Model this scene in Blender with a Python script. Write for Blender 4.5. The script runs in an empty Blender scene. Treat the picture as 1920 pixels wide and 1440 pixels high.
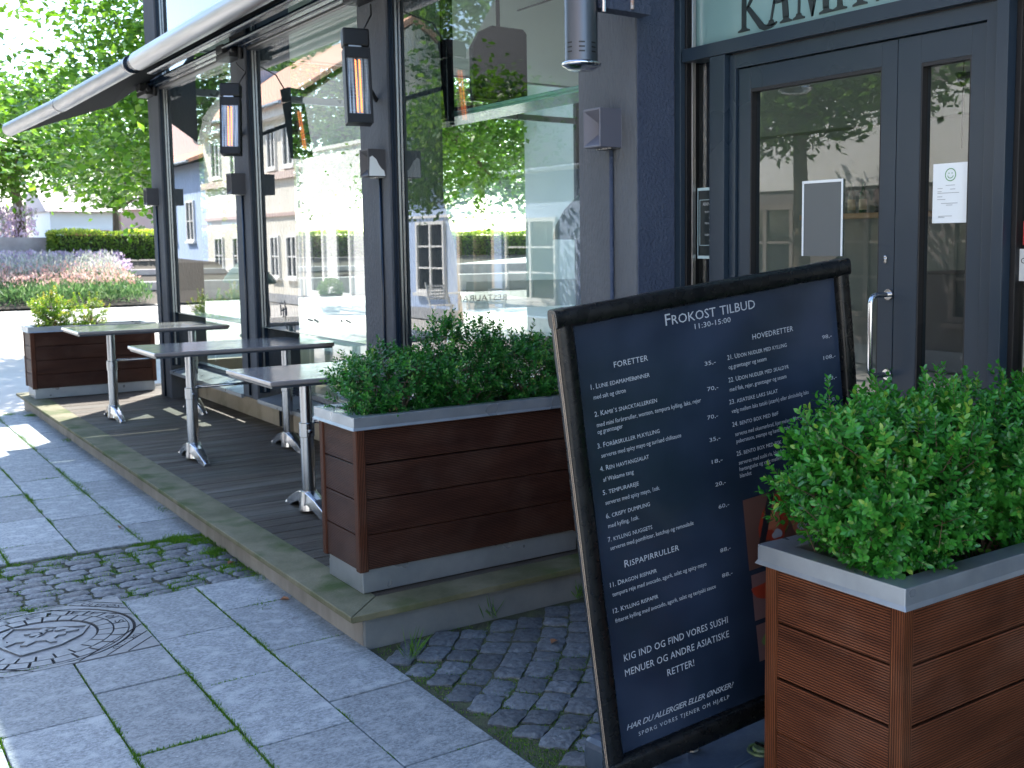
import bpy, math, random
import numpy as np
from mathutils import Vector, Matrix
PI = math.pi
SC = bpy.context.scene
COL = SC.collection
# ------------------------------------------------------------------ camera, sky, sun, exposure
pi_, ya, ro = 0.100167623, 0.642985965, -0.00632437556
fw = Vector((-math.cos(ya)*math.cos(pi_), math.sin(ya)*math.cos(pi_), -math.sin(pi_)))
rt = fw.cross(Vector((0, 0, 1))).normalized(); up = rt.cross(fw)
r2 = math.cos(ro)*rt + math.sin(ro)*up; u2 = -math.sin(ro)*rt + math.cos(ro)*up
cd = bpy.data.cameras.new('camera'); cam = bpy.data.objects.new('camera', cd); COL.objects.link(cam)
cam.matrix_world = Matrix(((r2.x, u2.x, -fw.x, 0), (r2.y, u2.y, -fw.y, 0), (r2.z, u2.z, -fw.z, 1.6), (0, 0, 0, 1)))
cd.sensor_width = 36; cd.lens = 2028.09/1920*36
cd.shift_x = -(1156.416-960)/1920; cd.shift_y = (662.129-720)/1920
cd.clip_start = 0.05; cd.clip_end = 600
cd.dof.use_dof = True; cd.dof.focus_distance = 3.6; cd.dof.aperture_fstop = 7.1
SC.camera = cam
SUN_EL = math.radians(48); SAZ = (-0.75, 0.661)
D = Vector((SAZ[0]*math.cos(SUN_EL), SAZ[1]*math.cos(SUN_EL), math.sin(SUN_EL)))
W = bpy.data.worlds.new('World'); SC.world = W; W.use_nodes = True
nt = W.node_tree; bg = nt.nodes['Background']; sky = nt.nodes.new('ShaderNodeTexSky')
sky.sky_type = 'NISHITA'; sky.sun_disc = False; sky.sun_elevation = SUN_EL; sky.sun_rotation = math.atan2(D.x, D.y)
sky.air_density = 1.0; sky.dust_density = 0.8; sky.ozone_density = 1.6
nt.links.new(sky.outputs[0], bg.inputs[0]); bg.inputs[1].default_value = 0.15
sl = bpy.data.lights.new('sun', 'SUN'); sl.energy = 4.0; sl.angle = math.radians(0.5); sl.color = (1, 0.95, 0.87)
so = bpy.data.objects.new('sun', sl); COL.objects.link(so); so.rotation_euler = D.to_track_quat('Z', 'Y').to_euler()
so.location = (0, 0, 30)
SC.view_settings.view_transform = 'Standard'; SC.view_settings.look = 'None'
SC.view_settings.exposure = 2.2; SC.view_settings.gamma = 1.0
SC.render.engine = 'CYCLES'
SC.cycles.use_denoising = True
SC.cycles.max_bounces = 10; SC.cycles.diffuse_bounces = 4; SC.cycles.glossy_bounces = 5
SC.cycles.transparent_max_bounces = 14; SC.cycles.transmission_bounces = 4
SC.cycles.sample_clamp_indirect = 6.0; SC.cycles.caustics_reflective = False; SC.cycles.caustics_refractive = False

# ------------------------------------------------------------------ helpers
def tag(o, label=None, cat=None, group=None, kind=None):
    if label: o['label'] = label
    if cat: o['category'] = cat
    if group: o['group'] = group
    if kind: o['kind'] = kind
    return o
def empty(name, loc=(0, 0, 0), label=None, cat=None, group=None, rz=0, mat=None):
    o = bpy.data.objects.new(name, None); COL.objects.link(o)
    if mat is not None: o.matrix_world = mat
    else: o.location = loc; o.rotation_euler = (0, 0, rz)
    o.empty_display_size = 0.1
    return tag(o, label, cat, group)
def copy_tree(o, parent=None):
    c = o.copy(); COL.objects.link(c)
    if parent: c.parent = parent
    for ch in [x for x in o.children]: copy_tree(ch, c)
    return c
class MB:
    def __init__(s): s.v = []; s.f = []; s.m = []
    def add(s, vs, fs, mi=0):
        n = len(s.v); s.v += [tuple(a) for a in vs]; s.f += [tuple(n+i for i in f) for f in fs]; s.m += [mi]*len(fs)
        return s
    def box(s, x0, x1, y0, y1, z0, z1, mi=0):
        if x0 > x1: x0, x1 = x1, x0
        if y0 > y1: y0, y1 = y1, y0
        if z0 > z1: z0, z1 = z1, z0
        return s.add([(x0,y0,z0),(x1,y0,z0),(x1,y1,z0),(x0,y1,z0),(x0,y0,z1),(x1,y0,z1),(x1,y1,z1),(x0,y1,z1)],
              [(0,3,2,1),(4,5,6,7),(0,1,5,4),(1,2,6,5),(2,3,7,6),(3,0,4,7)], mi)
    def mbox(s, M, hx, hy, hz, mi=0):
        c = [M @ Vector((a*hx, b*hy, d*hz)) for d in (-1,1) for a, b in ((-1,-1),(1,-1),(1,1),(-1,1))]
        return s.add(c, [(0,3,2,1),(4,5,6,7),(0,1,5,4),(1,2,6,5),(2,3,7,6),(3,0,4,7)], mi)
    def bar(s, a, b, w, h, upv=(0,0,1), mi=0):
        a = Vector(a); b = Vector(b); d = (b-a); L = d.length; d.normalize()
        u = Vector(upv); x = d.cross(u)
        if x.length < 1e-4: x = d.cross(Vector((1,0,0)))
        x.normalize(); z = x.cross(d)
        M = Matrix(((x.x,d.x,z.x,(a.x+b.x)/2),(x.y,d.y,z.y,(a.y+b.y)/2),(x.z,d.z,z.z,(a.z+b.z)/2),(0,0,0,1)))
        return s.mbox(M, w/2, L/2, h/2, mi)
    def tube(s, pts, rr, n=12, cap=True, mi=0):
        pts = [Vector(p) for p in pts]
        if not hasattr(rr, '__len__'): rr = [rr]*len(pts)
        vs = []; fs = []; ref = None
        for i, p in enumerate(pts):
            d = (pts[min(i+1, len(pts)-1)] - pts[max(i-1, 0)])
            if d.length < 1e-9: d = Vector((0,0,1))
            d.normalize()
            if ref is None: ref = d.cross(Vector((0.13, 0.31, 0.94)));
            if ref.length < 1e-3: ref = d.cross(Vector((1,0,0)))
            x = (ref - d*ref.dot(d)).normalized(); y = d.cross(x); ref = x
            for k in range(n):
                a = 2*PI*k/n; vs.append(p + (x*math.cos(a) + y*math.sin(a))*rr[i])
        for i in range(len(pts)-1):
            for k in range(n):
                k2 = (k+1) % n; fs.append((i*n+k, i*n+k2, (i+1)*n+k2, (i+1)*n+k))
        if cap: fs.append(tuple(range(n))[::-1]); fs.append(tuple((len(pts)-1)*n+k for k in range(n)))
        return s.add(vs, fs, mi)
    def lathe(s, prof, c=(0,0,0), n=24, mi=0):
        vs = []; fs = []
        for r, z in prof:
            for k in range(n): a = 2*PI*k/n; vs.append((c[0]+r*math.cos(a), c[1]+r*math.sin(a), c[2]+z))
        for i in range(len(prof)-1):
            for k in range(n): k2 = (k+1)%n; fs.append((i*n+k, i*n+k2, (i+1)*n+k2, (i+1)*n+k))
        return s.add(vs, fs, mi)
    def prism(s, poly, fn, h0, h1, mi=0):
        # poly: 2d points, fn(u,v,h)->3d point
        n = len(poly); vs = [fn(u, v, h0) for u, v in poly] + [fn(u, v, h1) for u, v in poly]
        fs = [tuple(range(n))[::-1], tuple(range(n, 2*n))] + [(i, (i+1)%n, n+(i+1)%n, n+i) for i in range(n)]
        return s.add(vs, fs, mi)
    def build(s, name, mats, parent=None, bevel=0, smooth=False, seg=2, autosm=None):
        me = bpy.data.meshes.new(name); me.from_pydata(s.v, [], s.f)
        if not isinstance(mats, (list, tuple)): mats = [mats]
        for m in mats: me.materials.append(m)
        if len(mats) > 1: me.polygons.foreach_set('material_index', s.m)
        if smooth: me.polygons.foreach_set('use_smooth', [True]*len(me.polygons))
        me.update()
        o = bpy.data.objects.new(name, me); COL.objects.link(o)
        if parent: o.parent = parent
        if bevel:
            b = o.modifiers.new('bevel', 'BEVEL'); b.width = bevel; b.segments = seg; b.limit_method = 'ANGLE'; b.angle_limit = math.radians(35)
        if autosm: 
            me.set_sharp_from_angle(angle=math.radians(autosm))
        return o

def mk(name, color=(.5,.5,.5), rough=.6, metal=0., spec=.5, c2=None, scale=5., detail=5., bump=0., bscale=40., coat=0., noise_rough=0., stretch=(1,1,1), contrast=(.35,.65), c3=None, s3=1.5, emis=None, estr=0):
    m = bpy.data.materials.new(name); m.use_nodes = True; t = m.node_tree; N = t.nodes; L = t.links
    p = N['Principled BSDF']; p.inputs['Base Color'].default_value = (*color, 1); p.inputs['Roughness'].default_value = rough
    p.inputs['Metallic'].default_value = metal; p.inputs['Specular IOR Level'].default_value = spec
    if coat: p.inputs['Coat Weight'].default_value = coat; p.inputs['Coat Roughness'].default_value = .08
    if emis: p.inputs['Emission Color'].default_value = (*emis, 1); p.inputs['Emission Strength'].default_value = estr
    if c2 or bump or noise_rough:
        tc = N.new('ShaderNodeTexCoord'); mp = N.new('ShaderNodeMapping'); mp.inputs['Scale'].default_value = stretch
        L.new(tc.outputs['Object'], mp.inputs[0])
    if c2:
        nz = N.new('ShaderNodeTexNoise'); nz.inputs['Scale'].default_value = scale; nz.inputs['Detail'].default_value = detail; nz.inputs['Roughness'].default_value = .62
        L.new(mp.outputs[0], nz.inputs[0])
        cr = N.new('ShaderNodeValToRGB'); cr.color_ramp.elements[0].position = contrast[0]; cr.color_ramp.elements[1].position = contrast[1]
        cr.color_ramp.elements[0].color = (*color, 1); cr.color_ramp.elements[1].color = (*c2, 1)
        L.new(nz.outputs[0], cr.inputs[0]); out = cr.outputs[0]
        if c3:
            n3 = N.new('ShaderNodeTexNoise'); n3.inputs['Scale'].default_value = s3; n3.inputs['Detail'].default_value = 6
            L.new(mp.outputs[0], n3.inputs[0]); r3 = N.new('ShaderNodeValToRGB'); r3.color_ramp.elements[0].position = .5; r3.color_ramp.elements[1].position = .68
            L.new(n3.outputs[0], r3.inputs[0]); mx = N.new('ShaderNodeMixRGB'); mx.inputs[2].default_value = (*c3, 1)
            L.new(r3.outputs[0], mx.inputs[0]); L.new(out, mx.inputs[1]); out = mx.outputs[0]
        L.new(out, p.inputs['Base Color'])
    if noise_rough:
        n2 = N.new('ShaderNodeTexNoise'); n2.inputs['Scale'].default_value = scale*1.7; L.new(mp.outputs[0], n2.inputs[0])
        mr = N.new('ShaderNodeMapRange'); mr.inputs[3].default_value = max(0.02, rough-noise_rough); mr.inputs[4].default_value = min(1, rough+noise_rough)
        mr.inputs[1].default_value = .3; mr.inputs[2].default_value = .7
        L.new(n2.outputs[0], mr.inputs[0]); L.new(mr.outputs[0], p.inputs['Roughness'])
    if bump:
        nb = N.new('ShaderNodeTexNoise'); nb.inputs['Scale'].default_value = bscale; nb.inputs['Detail'].default_value = 4
        L.new(mp.outputs[0], nb.inputs[0]); bp = N.new('ShaderNodeBump'); bp.inputs['Strength'].default_value = bump; bp.inputs['Distance'].default_value = .01
        L.new(nb.outputs[0], bp.inputs['Height']); L.new(bp.outputs[0], p.inputs['Normal'])
    return m
def ribbed(name, axis, pitch, ca, cb, cw=None):
    # reeded hardwood: fine grooves along the board, grain streaks, weathering
    m = bpy.data.materials.new(name); m.use_nodes = True; t = m.node_tree; N = t.nodes; L = t.links; p = N['Principled BSDF']
    tc = N.new('ShaderNodeTexCoord'); sx = N.new('ShaderNodeSeparateXYZ'); L.new(tc.outputs['Object'], sx.inputs[0])
    if axis == 'z': coord = sx.outputs[2]
    else:
        ad = N.new('ShaderNodeMath'); ad.operation = 'ADD'; L.new(sx.outputs[0], ad.inputs[0]); L.new(sx.outputs[1], ad.inputs[1]); coord = ad.outputs[0]
    mu = N.new('ShaderNodeMath'); mu.operation = 'MULTIPLY'; mu.inputs[1].default_value = 2*PI/pitch; L.new(coord, mu.inputs[0])
    sn = N.new('ShaderNodeMath'); sn.operation = 'SINE'; L.new(mu.outputs[0], sn.inputs[0])
    mr = N.new('ShaderNodeMapRange'); mr.inputs[1].default_value = -.8; mr.inputs[2].default_value = .35; L.new(sn.outputs[0], mr.inputs[0])
    mp = N.new('ShaderNodeMapping'); mp.inputs['Scale'].default_value = (3,3,22) if axis == 'z' else (22,22,3); L.new(tc.outputs['Object'], mp.inputs[0])
    nz = N.new('ShaderNodeTexNoise'); nz.inputs['Scale'].default_value = 1; nz.inputs['Detail'].default_value = 6; L.new(mp.outputs[0], nz.inputs[0])
    cr = N.new('ShaderNodeValToRGB'); cr.color_ramp.elements[0].position = .3; cr.color_ramp.elements[1].position = .7
    cr.color_ramp.elements[0].position = .25; cr.color_ramp.elements[1].position = .62; cr.color_ramp.elements[0].color = (*ca, 1); cr.color_ramp.elements[1].color = (*cb, 1); L.new(nz.outputs[0], cr.inputs[0])
    n2 = N.new('ShaderNodeTexNoise'); n2.inputs['Scale'].default_value = 5; n2.inputs['Detail'].default_value = 7; L.new(tc.outputs['Object'], n2.inputs[0])
    c2 = N.new('ShaderNodeValToRGB'); c2.color_ramp.elements[0].position = .48; c2.color_ramp.elements[1].position = .75
    c2.color_ramp.elements[0].color = (0,0,0,1); c2.color_ramp.elements[1].color = (.6,.6,.6,1); L.new(n2.outputs[0], c2.inputs[0])
    mx = N.new('ShaderNodeMixRGB'); mx.inputs[2].default_value = (*(cw or [c*1.8 for c in cb]), 1); L.new(c2.outputs[0], mx.inputs[0]); L.new(cr.outputs[0], mx.inputs[1])
    # shade painted into the groove colour, darker between the ribs
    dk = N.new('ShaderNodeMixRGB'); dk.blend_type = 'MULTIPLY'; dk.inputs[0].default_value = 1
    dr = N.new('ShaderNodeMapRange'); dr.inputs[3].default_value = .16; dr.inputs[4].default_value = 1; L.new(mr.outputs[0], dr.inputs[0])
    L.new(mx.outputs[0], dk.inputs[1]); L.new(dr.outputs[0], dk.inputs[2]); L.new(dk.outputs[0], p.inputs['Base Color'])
    b = N.new('ShaderNodeBump'); b.inputs['Strength'].default_value = .8; b.inputs['Distance'].default_value = .003; L.new(mr.outputs[0], b.inputs['Height']); L.new(b.outputs[0], p.inputs['Normal'])
    p.inputs['Roughness'].default_value = .5; p.inputs['Specular IOR Level'].default_value = .14
    return m
def glassmat(name, tint=(.86,.95,.93), k=1.0, rough=.0, wavy=0.0):
    m = bpy.data.materials.new(name); m.use_nodes = True; t = m.node_tree; N = t.nodes; L = t.links; N.clear()
    o = N.new('ShaderNodeOutputMaterial'); g = N.new('ShaderNodeNewGeometry')
    vm = N.new('ShaderNodeVectorMath'); vm.operation = 'DOT_PRODUCT'; L.new(g.outputs['Normal'], vm.inputs[0]); L.new(g.outputs['Incoming'], vm.inputs[1])
    def mth(op, a, b=None):
        n = N.new('ShaderNodeMath'); n.operation = op
        for i, x in enumerate((a, b)):
            if x is None: continue
            if isinstance(x, (int, float)): n.inputs[i].default_value = x
            else: L.new(x, n.inputs[i])
        return n.outputs[0]
    c = mth('ABSOLUTE', vm.outputs['Value']); q = mth('SUBTRACT', 1.0, c); q5 = mth('POWER', q, 5.0)
    R = mth('ADD', mth('MULTIPLY', q5, .96), .04)
    F = mth('DIVIDE', mth('MULTIPLY', R, 4.0), mth('ADD', mth('MULTIPLY', R, 3.0), 1.0))
    F = mth('MINIMUM', mth('MULTIPLY', F, k), 1.0)
    tr = N.new('ShaderNodeBsdfTransparent'); tr.inputs[0].default_value = (*tint, 1)
    gl = N.new('ShaderNodeBsdfGlossy'); gl.inputs['Roughness'].default_value = rough
    if wavy:
        tc = N.new('ShaderNodeTexCoord'); nz = N.new('ShaderNodeTexNoise'); nz.inputs['Scale'].default_value = 1.3; nz.inputs['Detail'].default_value = 1; L.new(tc.outputs['Object'], nz.inputs[0])
        b = N.new('ShaderNodeBump'); b.inputs['Strength'].default_value = wavy; b.inputs['Distance'].default_value = .02; L.new(nz.outputs[0], b.inputs['Height']); L.new(b.outputs[0], gl.inputs['Normal'])
    mx = N.new('ShaderNodeMixShader'); L.new(F, mx.inputs[0]); L.new(tr.outputs[0], mx.inputs[1]); L.new(gl.outputs[0], mx.inputs[2]); L.new(mx.outputs[0], o.inputs[0])
    return m
def leafmat(name, stops, trans=.35, rough=.4, tcol=None, spec=.4):
    m = bpy.data.materials.new(name); m.use_nodes = True; t = m.node_tree; N = t.nodes; L = t.links; p = N['Principled BSDF']; o = N['Material Output']
    a = N.new('ShaderNodeAttribute'); a.attribute_name = 'rnd'
    cr = N.new('ShaderNodeValToRGB'); e = cr.color_ramp.elements
    while len(e) < len(stops): e.new(.5)
    for i, (pos, c) in enumerate(stops): e[i].position = pos; e[i].color = (*c, 1)
    L.new(a.outputs['Fac'], cr.inputs[0]); L.new(cr.outputs[0], p.inputs['Base Color']); p.inputs['Roughness'].default_value = rough; p.inputs['Specular IOR Level'].default_value = spec
    tl = N.new('ShaderNodeBsdfTranslucent')
    mc = N.new('ShaderNodeMixRGB'); mc.blend_type = 'MULTIPLY'; mc.inputs[0].default_value = 1; mc.inputs[2].default_value = (*(tcol or (1.6,1.7,.6)), 1)
    L.new(cr.outputs[0], mc.inputs[1]); L.new(mc.outputs[0], tl.inputs[0])
    mx = N.new('ShaderNodeMixShader'); mx.inputs[0].default_value = trans; L.new(p.outputs[0], mx.inputs[1]); L.new(tl.outputs[0], mx.inputs[2]); L.new(mx.outputs[0], o.inputs[0])
    return m
def norm(a): return a/np.maximum(1e-9, np.linalg.norm(a, axis=1, keepdims=True))
LEAF_A = (np.array([[0,0,0],[.3,.5,.12],[.7,.42,.1],[1,0,-.04],[.7,-.42,.1],[.3,-.5,.12]]), [(0,1,2,3),(0,3,4,5)])
LEAF_B = (np.array([[0,0,0],[.5,.5,.1],[1,0,0],[.5,-.5,.1]]), [(0,1,2),(0,2,3)])
def leaf_mesh(name, P, Dr, Nn, Ln, Wd, mat, rnd, tmpl=LEAF_B, parent=None):
    P = np.asarray(P, float); Dr = norm(np.asarray(Dr, float)); S = norm(np.cross(np.asarray(Nn, float), Dr)); U = np.cross(Dr, S)
    T, F = tmpl; n = len(P); k = len(T)
    V = P[:,None,:] + T[None,:,0,None]*Dr[:,None,:]*Ln[:,None,None] + T[None,:,1,None]*S[:,None,:]*Wd[:,None,None] + T[None,:,2,None]*U[:,None,:]*Wd[:,None,None]
    V = V.reshape(-1, 3); fl = len(F[0]); idx = (np.arange(n)[:,None,None]*k + np.array(F)[None]).reshape(-1)
    me = bpy.data.meshes.new(name); me.vertices.add(len(V)); me.vertices.foreach_set('co', V.ravel().astype(np.float32))
    nf = n*len(F); me.loops.add(len(idx)); me.loops.foreach_set('vertex_index', idx.astype(np.int32))
    me.polygons.add(nf); me.polygons.foreach_set('loop_start', (np.arange(nf)*fl).astype(np.int32))
    me.materials.append(mat); me.update(calc_edges=True)
    at = me.attributes.new('rnd', 'FLOAT', 'POINT'); at.data.foreach_set('value', np.repeat(np.asarray(rnd, np.float32), k))
    o = bpy.data.objects.new(name, me); COL.objects.link(o)
    if parent: o.parent = parent
    return o
def text_mesh(body, size=1.0, smallcaps=False, res=2, shear=0, space=1.0):
    c = bpy.data.curves.new('t', 'FONT'); c.body = body; c.size = size; c.resolution_u = res; c.shear = shear; c.space_character = space
    if smallcaps:
        c.small_caps_scale = .8
        for i in range(len(body)): c.body_format[i].use_small_caps = True
    o = bpy.data.objects.new('t', c); COL.objects.link(o); bpy.context.view_layer.update()
    me = bpy.data.meshes.new_from_object(o.evaluated_get(bpy.context.evaluated_depsgraph_get()))
    n = len(me.vertices); V = np.zeros(n*3); me.vertices.foreach_get('co', V); V = V.reshape(-1, 3)
    F = [tuple(p.vertices) for p in me.polygons]
    bpy.data.objects.remove(o); bpy.data.curves.remove(c); bpy.data.meshes.remove(me)
    return V[:, :2], F
def put_text(mb, body, fn, x, y, width=None, cap=None, smallcaps=False, shear=0, space=1.0, mi=0, align='l', res=2):
    """fn(u,v)->3d; baseline start (x,y), wanted width and cap height"""
    V, F = text_mesh(body, 1.0, smallcaps, res, shear, space)
    if len(V) == 0: return
    x0, x1 = V[:,0].min(), V[:,0].max(); sy = cap/0.73; sx = width/(x1-x0) if width else sy
    ox = x if align == 'l' else (x - (x1-x0)*sx/2)
    mb.add([fn(ox + (a-x0)*sx, y + b*sy) for a, b in V], F, mi)

# ------------------------------------------------------------------ materials
M = {}
M['soil'] = mk('soil', (.035,.03,.022), .95, c2=(.07,.055,.04), scale=30, bump=.6, bscale=60)
M['slab'] = mk('granite_slab', (.115,.136,.152), .6, c2=(.33,.362,.385), scale=60, detail=14, c3=(.345,.372,.388), s3=12, bump=.3, bscale=150, noise_rough=.12, stretch=(1.4,1,1), contrast=(.34,.66))
M['cobble'] = mk('cobble_stone', (.050,.060,.070), .55, c2=(.135,.152,.168), scale=45, detail=8, bump=.5, bscale=55, noise_rough=.15)
M['ground'] = mk('pale_ground', (.44,.42,.39), .85, c2=(.52,.50,.46), scale=1.2, bump=.2, bscale=60)
M['joint'] = mk('joint_sand', (.035,.035,.025), .95, c2=(.065,.08,.035), scale=14, bump=.5, bscale=90)
M['deck'] = mk('deck_boards', (.046,.037,.029), .6, spec=.25, c2=(.098,.082,.066), scale=7, stretch=(6,.6,1), bump=.5, bscale=60, c3=(.12,.115,.10), s3=1.2)
M['deckedge'] = mk('mossy_edge_board', (.10,.10,.055), .75, c2=(.19,.175,.115), scale=3.5, spec=.2, bump=.3, bscale=80, c3=(.055,.08,.022), s3=4)
M['fascia'] = mk('fascia', (.19,.175,.155), .75, c2=(.30,.28,.25), scale=5, stretch=(1,1,.3), bump=.2, bscale=50)
M['stucco'] = mk('grey_stucco', (.088,.096,.106), .85, spec=.2, c2=(.112,.121,.132), scale=3, bump=1.0, bscale=75, c3=(.080,.083,.092), s3=2.3, stretch=(1,1,.35))
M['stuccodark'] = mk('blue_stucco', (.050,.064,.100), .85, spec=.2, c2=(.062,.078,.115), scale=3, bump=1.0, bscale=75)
M['anthracite'] = mk('anthracite_paint', (.018,.031,.046), .30, spec=.40, noise_rough=.04, scale=1.2)
M['navy'] = mk('navy_frame', (.006,.014,.028), .25, spec=.4)
M['bead'] = mk('steel_bead', (.42,.42,.42), .3, 1.0)
M['black'] = mk('black_gasket', (.006,.006,.007), .5)
M['zinc'] = mk('zinc_sheet', (.27,.30,.33), .36, .6, c2=(.38,.41,.44), scale=5, detail=8, noise_rough=.12, contrast=(.3,.75), bump=.08, bscale=8)
M['alu'] = mk('brushed_aluminium', (.27,.27,.28), .38, .85, c2=(.34,.34,.35), scale=3, stretch=(.3,8,8), noise_rough=.05)
M['steel'] = mk('polished_steel', (.60,.61,.62), .16, 1.0, noise_rough=.05, scale=8)
M['leg'] = mk('table_column_alu', (.36,.38,.41), .22, 1.0)
M['cast'] = mk('cast_aluminium', (.60,.61,.63), .2, 1.0, noise_rough=.05, scale=14)
M['table'] = mk('laminate_top', (.20,.185,.18), .17, c2=(.235,.215,.21), scale=5, spec=.75, noise_rough=.04)
M['tabledge'] = mk('table_edge', (.035,.045,.06), .4)
M['wall'] = mk('render_base', (.42,.38,.31), .85, c2=(.52,.47,.39), scale=3, c3=(.33,.29,.23), s3=4, bump=.3, bscale=60)
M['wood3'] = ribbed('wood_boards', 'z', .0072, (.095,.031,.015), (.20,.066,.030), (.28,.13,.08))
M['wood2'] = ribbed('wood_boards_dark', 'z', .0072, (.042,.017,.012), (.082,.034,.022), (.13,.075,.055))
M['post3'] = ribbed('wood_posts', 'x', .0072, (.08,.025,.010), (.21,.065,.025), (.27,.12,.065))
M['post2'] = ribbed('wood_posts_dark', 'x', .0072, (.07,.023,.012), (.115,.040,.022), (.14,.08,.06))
M['glass'] = glassmat('window_glass', (.84,.94,.91), .85, wavy=.010)
M['doorglass'] = glassmat('door_glass', (.74,.80,.78), .8, wavy=.02)
M['houseglass'] = glassmat('house_glass', (.25,.28,.3), 1.0)
M['ledge'] = mk('glass_ledge', (.10,.15,.15), .2)
M['frost'] = mk('frosted_glass', (.17,.30,.30), .22, spec=.8, coat=.3)
M['int'] = mk('interior_wall', (.20,.22,.21), .8, c2=(.23,.25,.24), scale=2)
M['intdark'] = mk('interior_dark', (.04,.042,.045), .6)
M['ceil'] = mk('ceiling', (.55,.60,.57), .85)
M['screen'] = mk('black_screen', (.01,.01,.012), .25)
M['paper'] = mk('paper', (.72,.76,.76), .55)
M['ink'] = mk('ink', (.06,.06,.07), .6)
M['white'] = mk('white_paint', (.78,.77,.74), .6, c2=(.82,.81,.79), scale=1.5)
M['cream'] = mk('cream_render', (.70,.66,.57), .8, c2=(.76,.72,.64), scale=1.0)
M['blue'] = mk('pale_blue_render', (.42,.53,.74), .8, c2=(.47,.58,.78), scale=1.0)
M['pink'] = mk('pink_render', (.60,.46,.43), .8, c2=(.66,.46,.42), scale=1.0)
M['tile'] = mk('orange_roof_tiles', (.56,.30,.20), .7, c2=(.66,.38,.26), scale=9, bump=.8, bscale=12)
M['bark'] = mk('bark', (.10,.075,.05), .85, c2=(.18,.14,.10), scale=12, stretch=(1,1,.25), bump=.8, bscale=40)
M['darkwin'] = mk('dark_window', (.03,.035,.04), .1, spec=.8)
M['stone'] = mk('garden_wall_stone', (.30,.27,.27), .8, c2=(.40,.37,.36), scale=2.2, bump=.3, bscale=25)
M['treeleaf'] = leafmat('tree_leaf', [(0,(.03,.085,.012)),(.5,(.085,.20,.025)),(1,(.24,.39,.06))], .38, .38)
M['treeleaf2'] = leafmat('street_tree_leaf', [(0,(.035,.085,.02)),(.6,(.08,.17,.03)),(1,(.17,.27,.06))], .4, .38)
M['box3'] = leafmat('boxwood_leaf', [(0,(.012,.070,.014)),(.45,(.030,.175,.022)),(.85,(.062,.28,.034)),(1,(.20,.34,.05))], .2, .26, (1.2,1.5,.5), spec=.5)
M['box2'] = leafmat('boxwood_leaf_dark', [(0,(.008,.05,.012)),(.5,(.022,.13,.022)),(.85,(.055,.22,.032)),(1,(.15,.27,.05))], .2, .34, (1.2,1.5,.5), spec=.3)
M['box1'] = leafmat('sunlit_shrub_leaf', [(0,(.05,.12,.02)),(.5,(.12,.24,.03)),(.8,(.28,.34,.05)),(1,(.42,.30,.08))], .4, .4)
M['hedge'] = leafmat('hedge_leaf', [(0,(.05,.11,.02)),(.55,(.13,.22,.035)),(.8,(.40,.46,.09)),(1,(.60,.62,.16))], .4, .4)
M['moss'] = leafmat('moss', [(0,(.035,.09,.012)),(.6,(.075,.19,.02)),(1,(.18,.28,.04))], .3, .7)
M['twig'] = mk('twig', (.11,.075,.045), .8)

rng = np.random.default_rng(11); random.seed(5)
G = 2.845; ZD = .14
# ------------------------------------------------------------------ ground and paving
def per_item(mat, lo=.82, hi=1.18):
    t = mat.node_tree; N = t.nodes; L = t.links; p = N['Principled BSDF']; lk = p.inputs['Base Color'].links[0]; src = lk.from_socket
    a = N.new('ShaderNodeAttribute'); a.attribute_name = 'rnd'; mr = N.new('ShaderNodeMapRange'); mr.inputs[3].default_value = lo; mr.inputs[4].default_value = hi
    L.new(a.outputs['Fac'], mr.inputs[0]); mx = N.new('ShaderNodeMixRGB'); mx.blend_type = 'MULTIPLY'; mx.inputs[0].default_value = 1
    L.new(src, mx.inputs[1]); L.new(mr.outputs[0], mx.inputs[2]); L.new(mx.outputs[0], p.inputs['Base Color'])
per_item(M['slab'], .78, 1.18); per_item(M['cobble'], .7, 1.35); per_item(M['deck'], .75, 1.25)
def spots(mat, scale, thr, col):
    t = mat.node_tree; N = t.nodes; L = t.links; p = N['Principled BSDF']; src = p.inputs['Base Color'].links[0].from_socket
    tc = N.new('ShaderNodeTexCoord'); v = N.new('ShaderNodeTexVoronoi'); v.inputs['Scale'].default_value = scale; L.new(tc.outputs['Object'], v.inputs[0])
    sz = N.new('ShaderNodeSeparateColor'); L.new(v.outputs['Color'], sz.inputs[0]); m1 = N.new('ShaderNodeMath'); m1.operation = 'MULTIPLY'; m1.inputs[1].default_value = thr; L.new(sz.outputs[0], m1.inputs[0])
    m2 = N.new('ShaderNodeMath'); m2.operation = 'LESS_THAN'; L.new(v.outputs['Distance'], m2.inputs[0]); L.new(m1.outputs[0], m2.inputs[1])
    m3 = N.new('ShaderNodeMath'); m3.operation = 'MULTIPLY'; m3.inputs[1].default_value = .55; L.new(m2.outputs[0], m3.inputs[0])
    mx = N.new('ShaderNodeMixRGB'); mx.inputs[2].default_value = (*col, 1); L.new(m3.outputs[0], mx.inputs[0]); L.new(src, mx.inputs[1]); L.new(mx.outputs[0], p.inputs['Base Color'])
spots(M['slab'], 4.5, .085, (.10,.105,.11)); spots(M['slab'], 11, .07, (.45,.46,.46))
def set_rnd(o, vals, per):
    a = o.data.attributes.new('rnd', 'FLOAT', 'POINT'); a.data.foreach_set('value', np.repeat(np.asarray(vals, np.float32), per))
g = MB(); g.add([(-300,-200,-.03),(60,-200,-.03),(60,200,-.03),(-300,200,-.03)], [(0,1,2,3)])
tag(g.build('ground', M['ground']), kind='structure')
g = MB(); g.add([(-11.95,-2.3,-.012),(2.5,-2.3,-.012),(2.5,3.2,-.012),(-11.95,3.2,-.012)], [(0,1,2,3)])
tag(g.build('joint_bed', M['joint']), kind='structure')
R0, RS = .415, .3237
rows = [(R0+RS*k, R0+RS*(k+1)) for k in range(-8, 4)]
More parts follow.
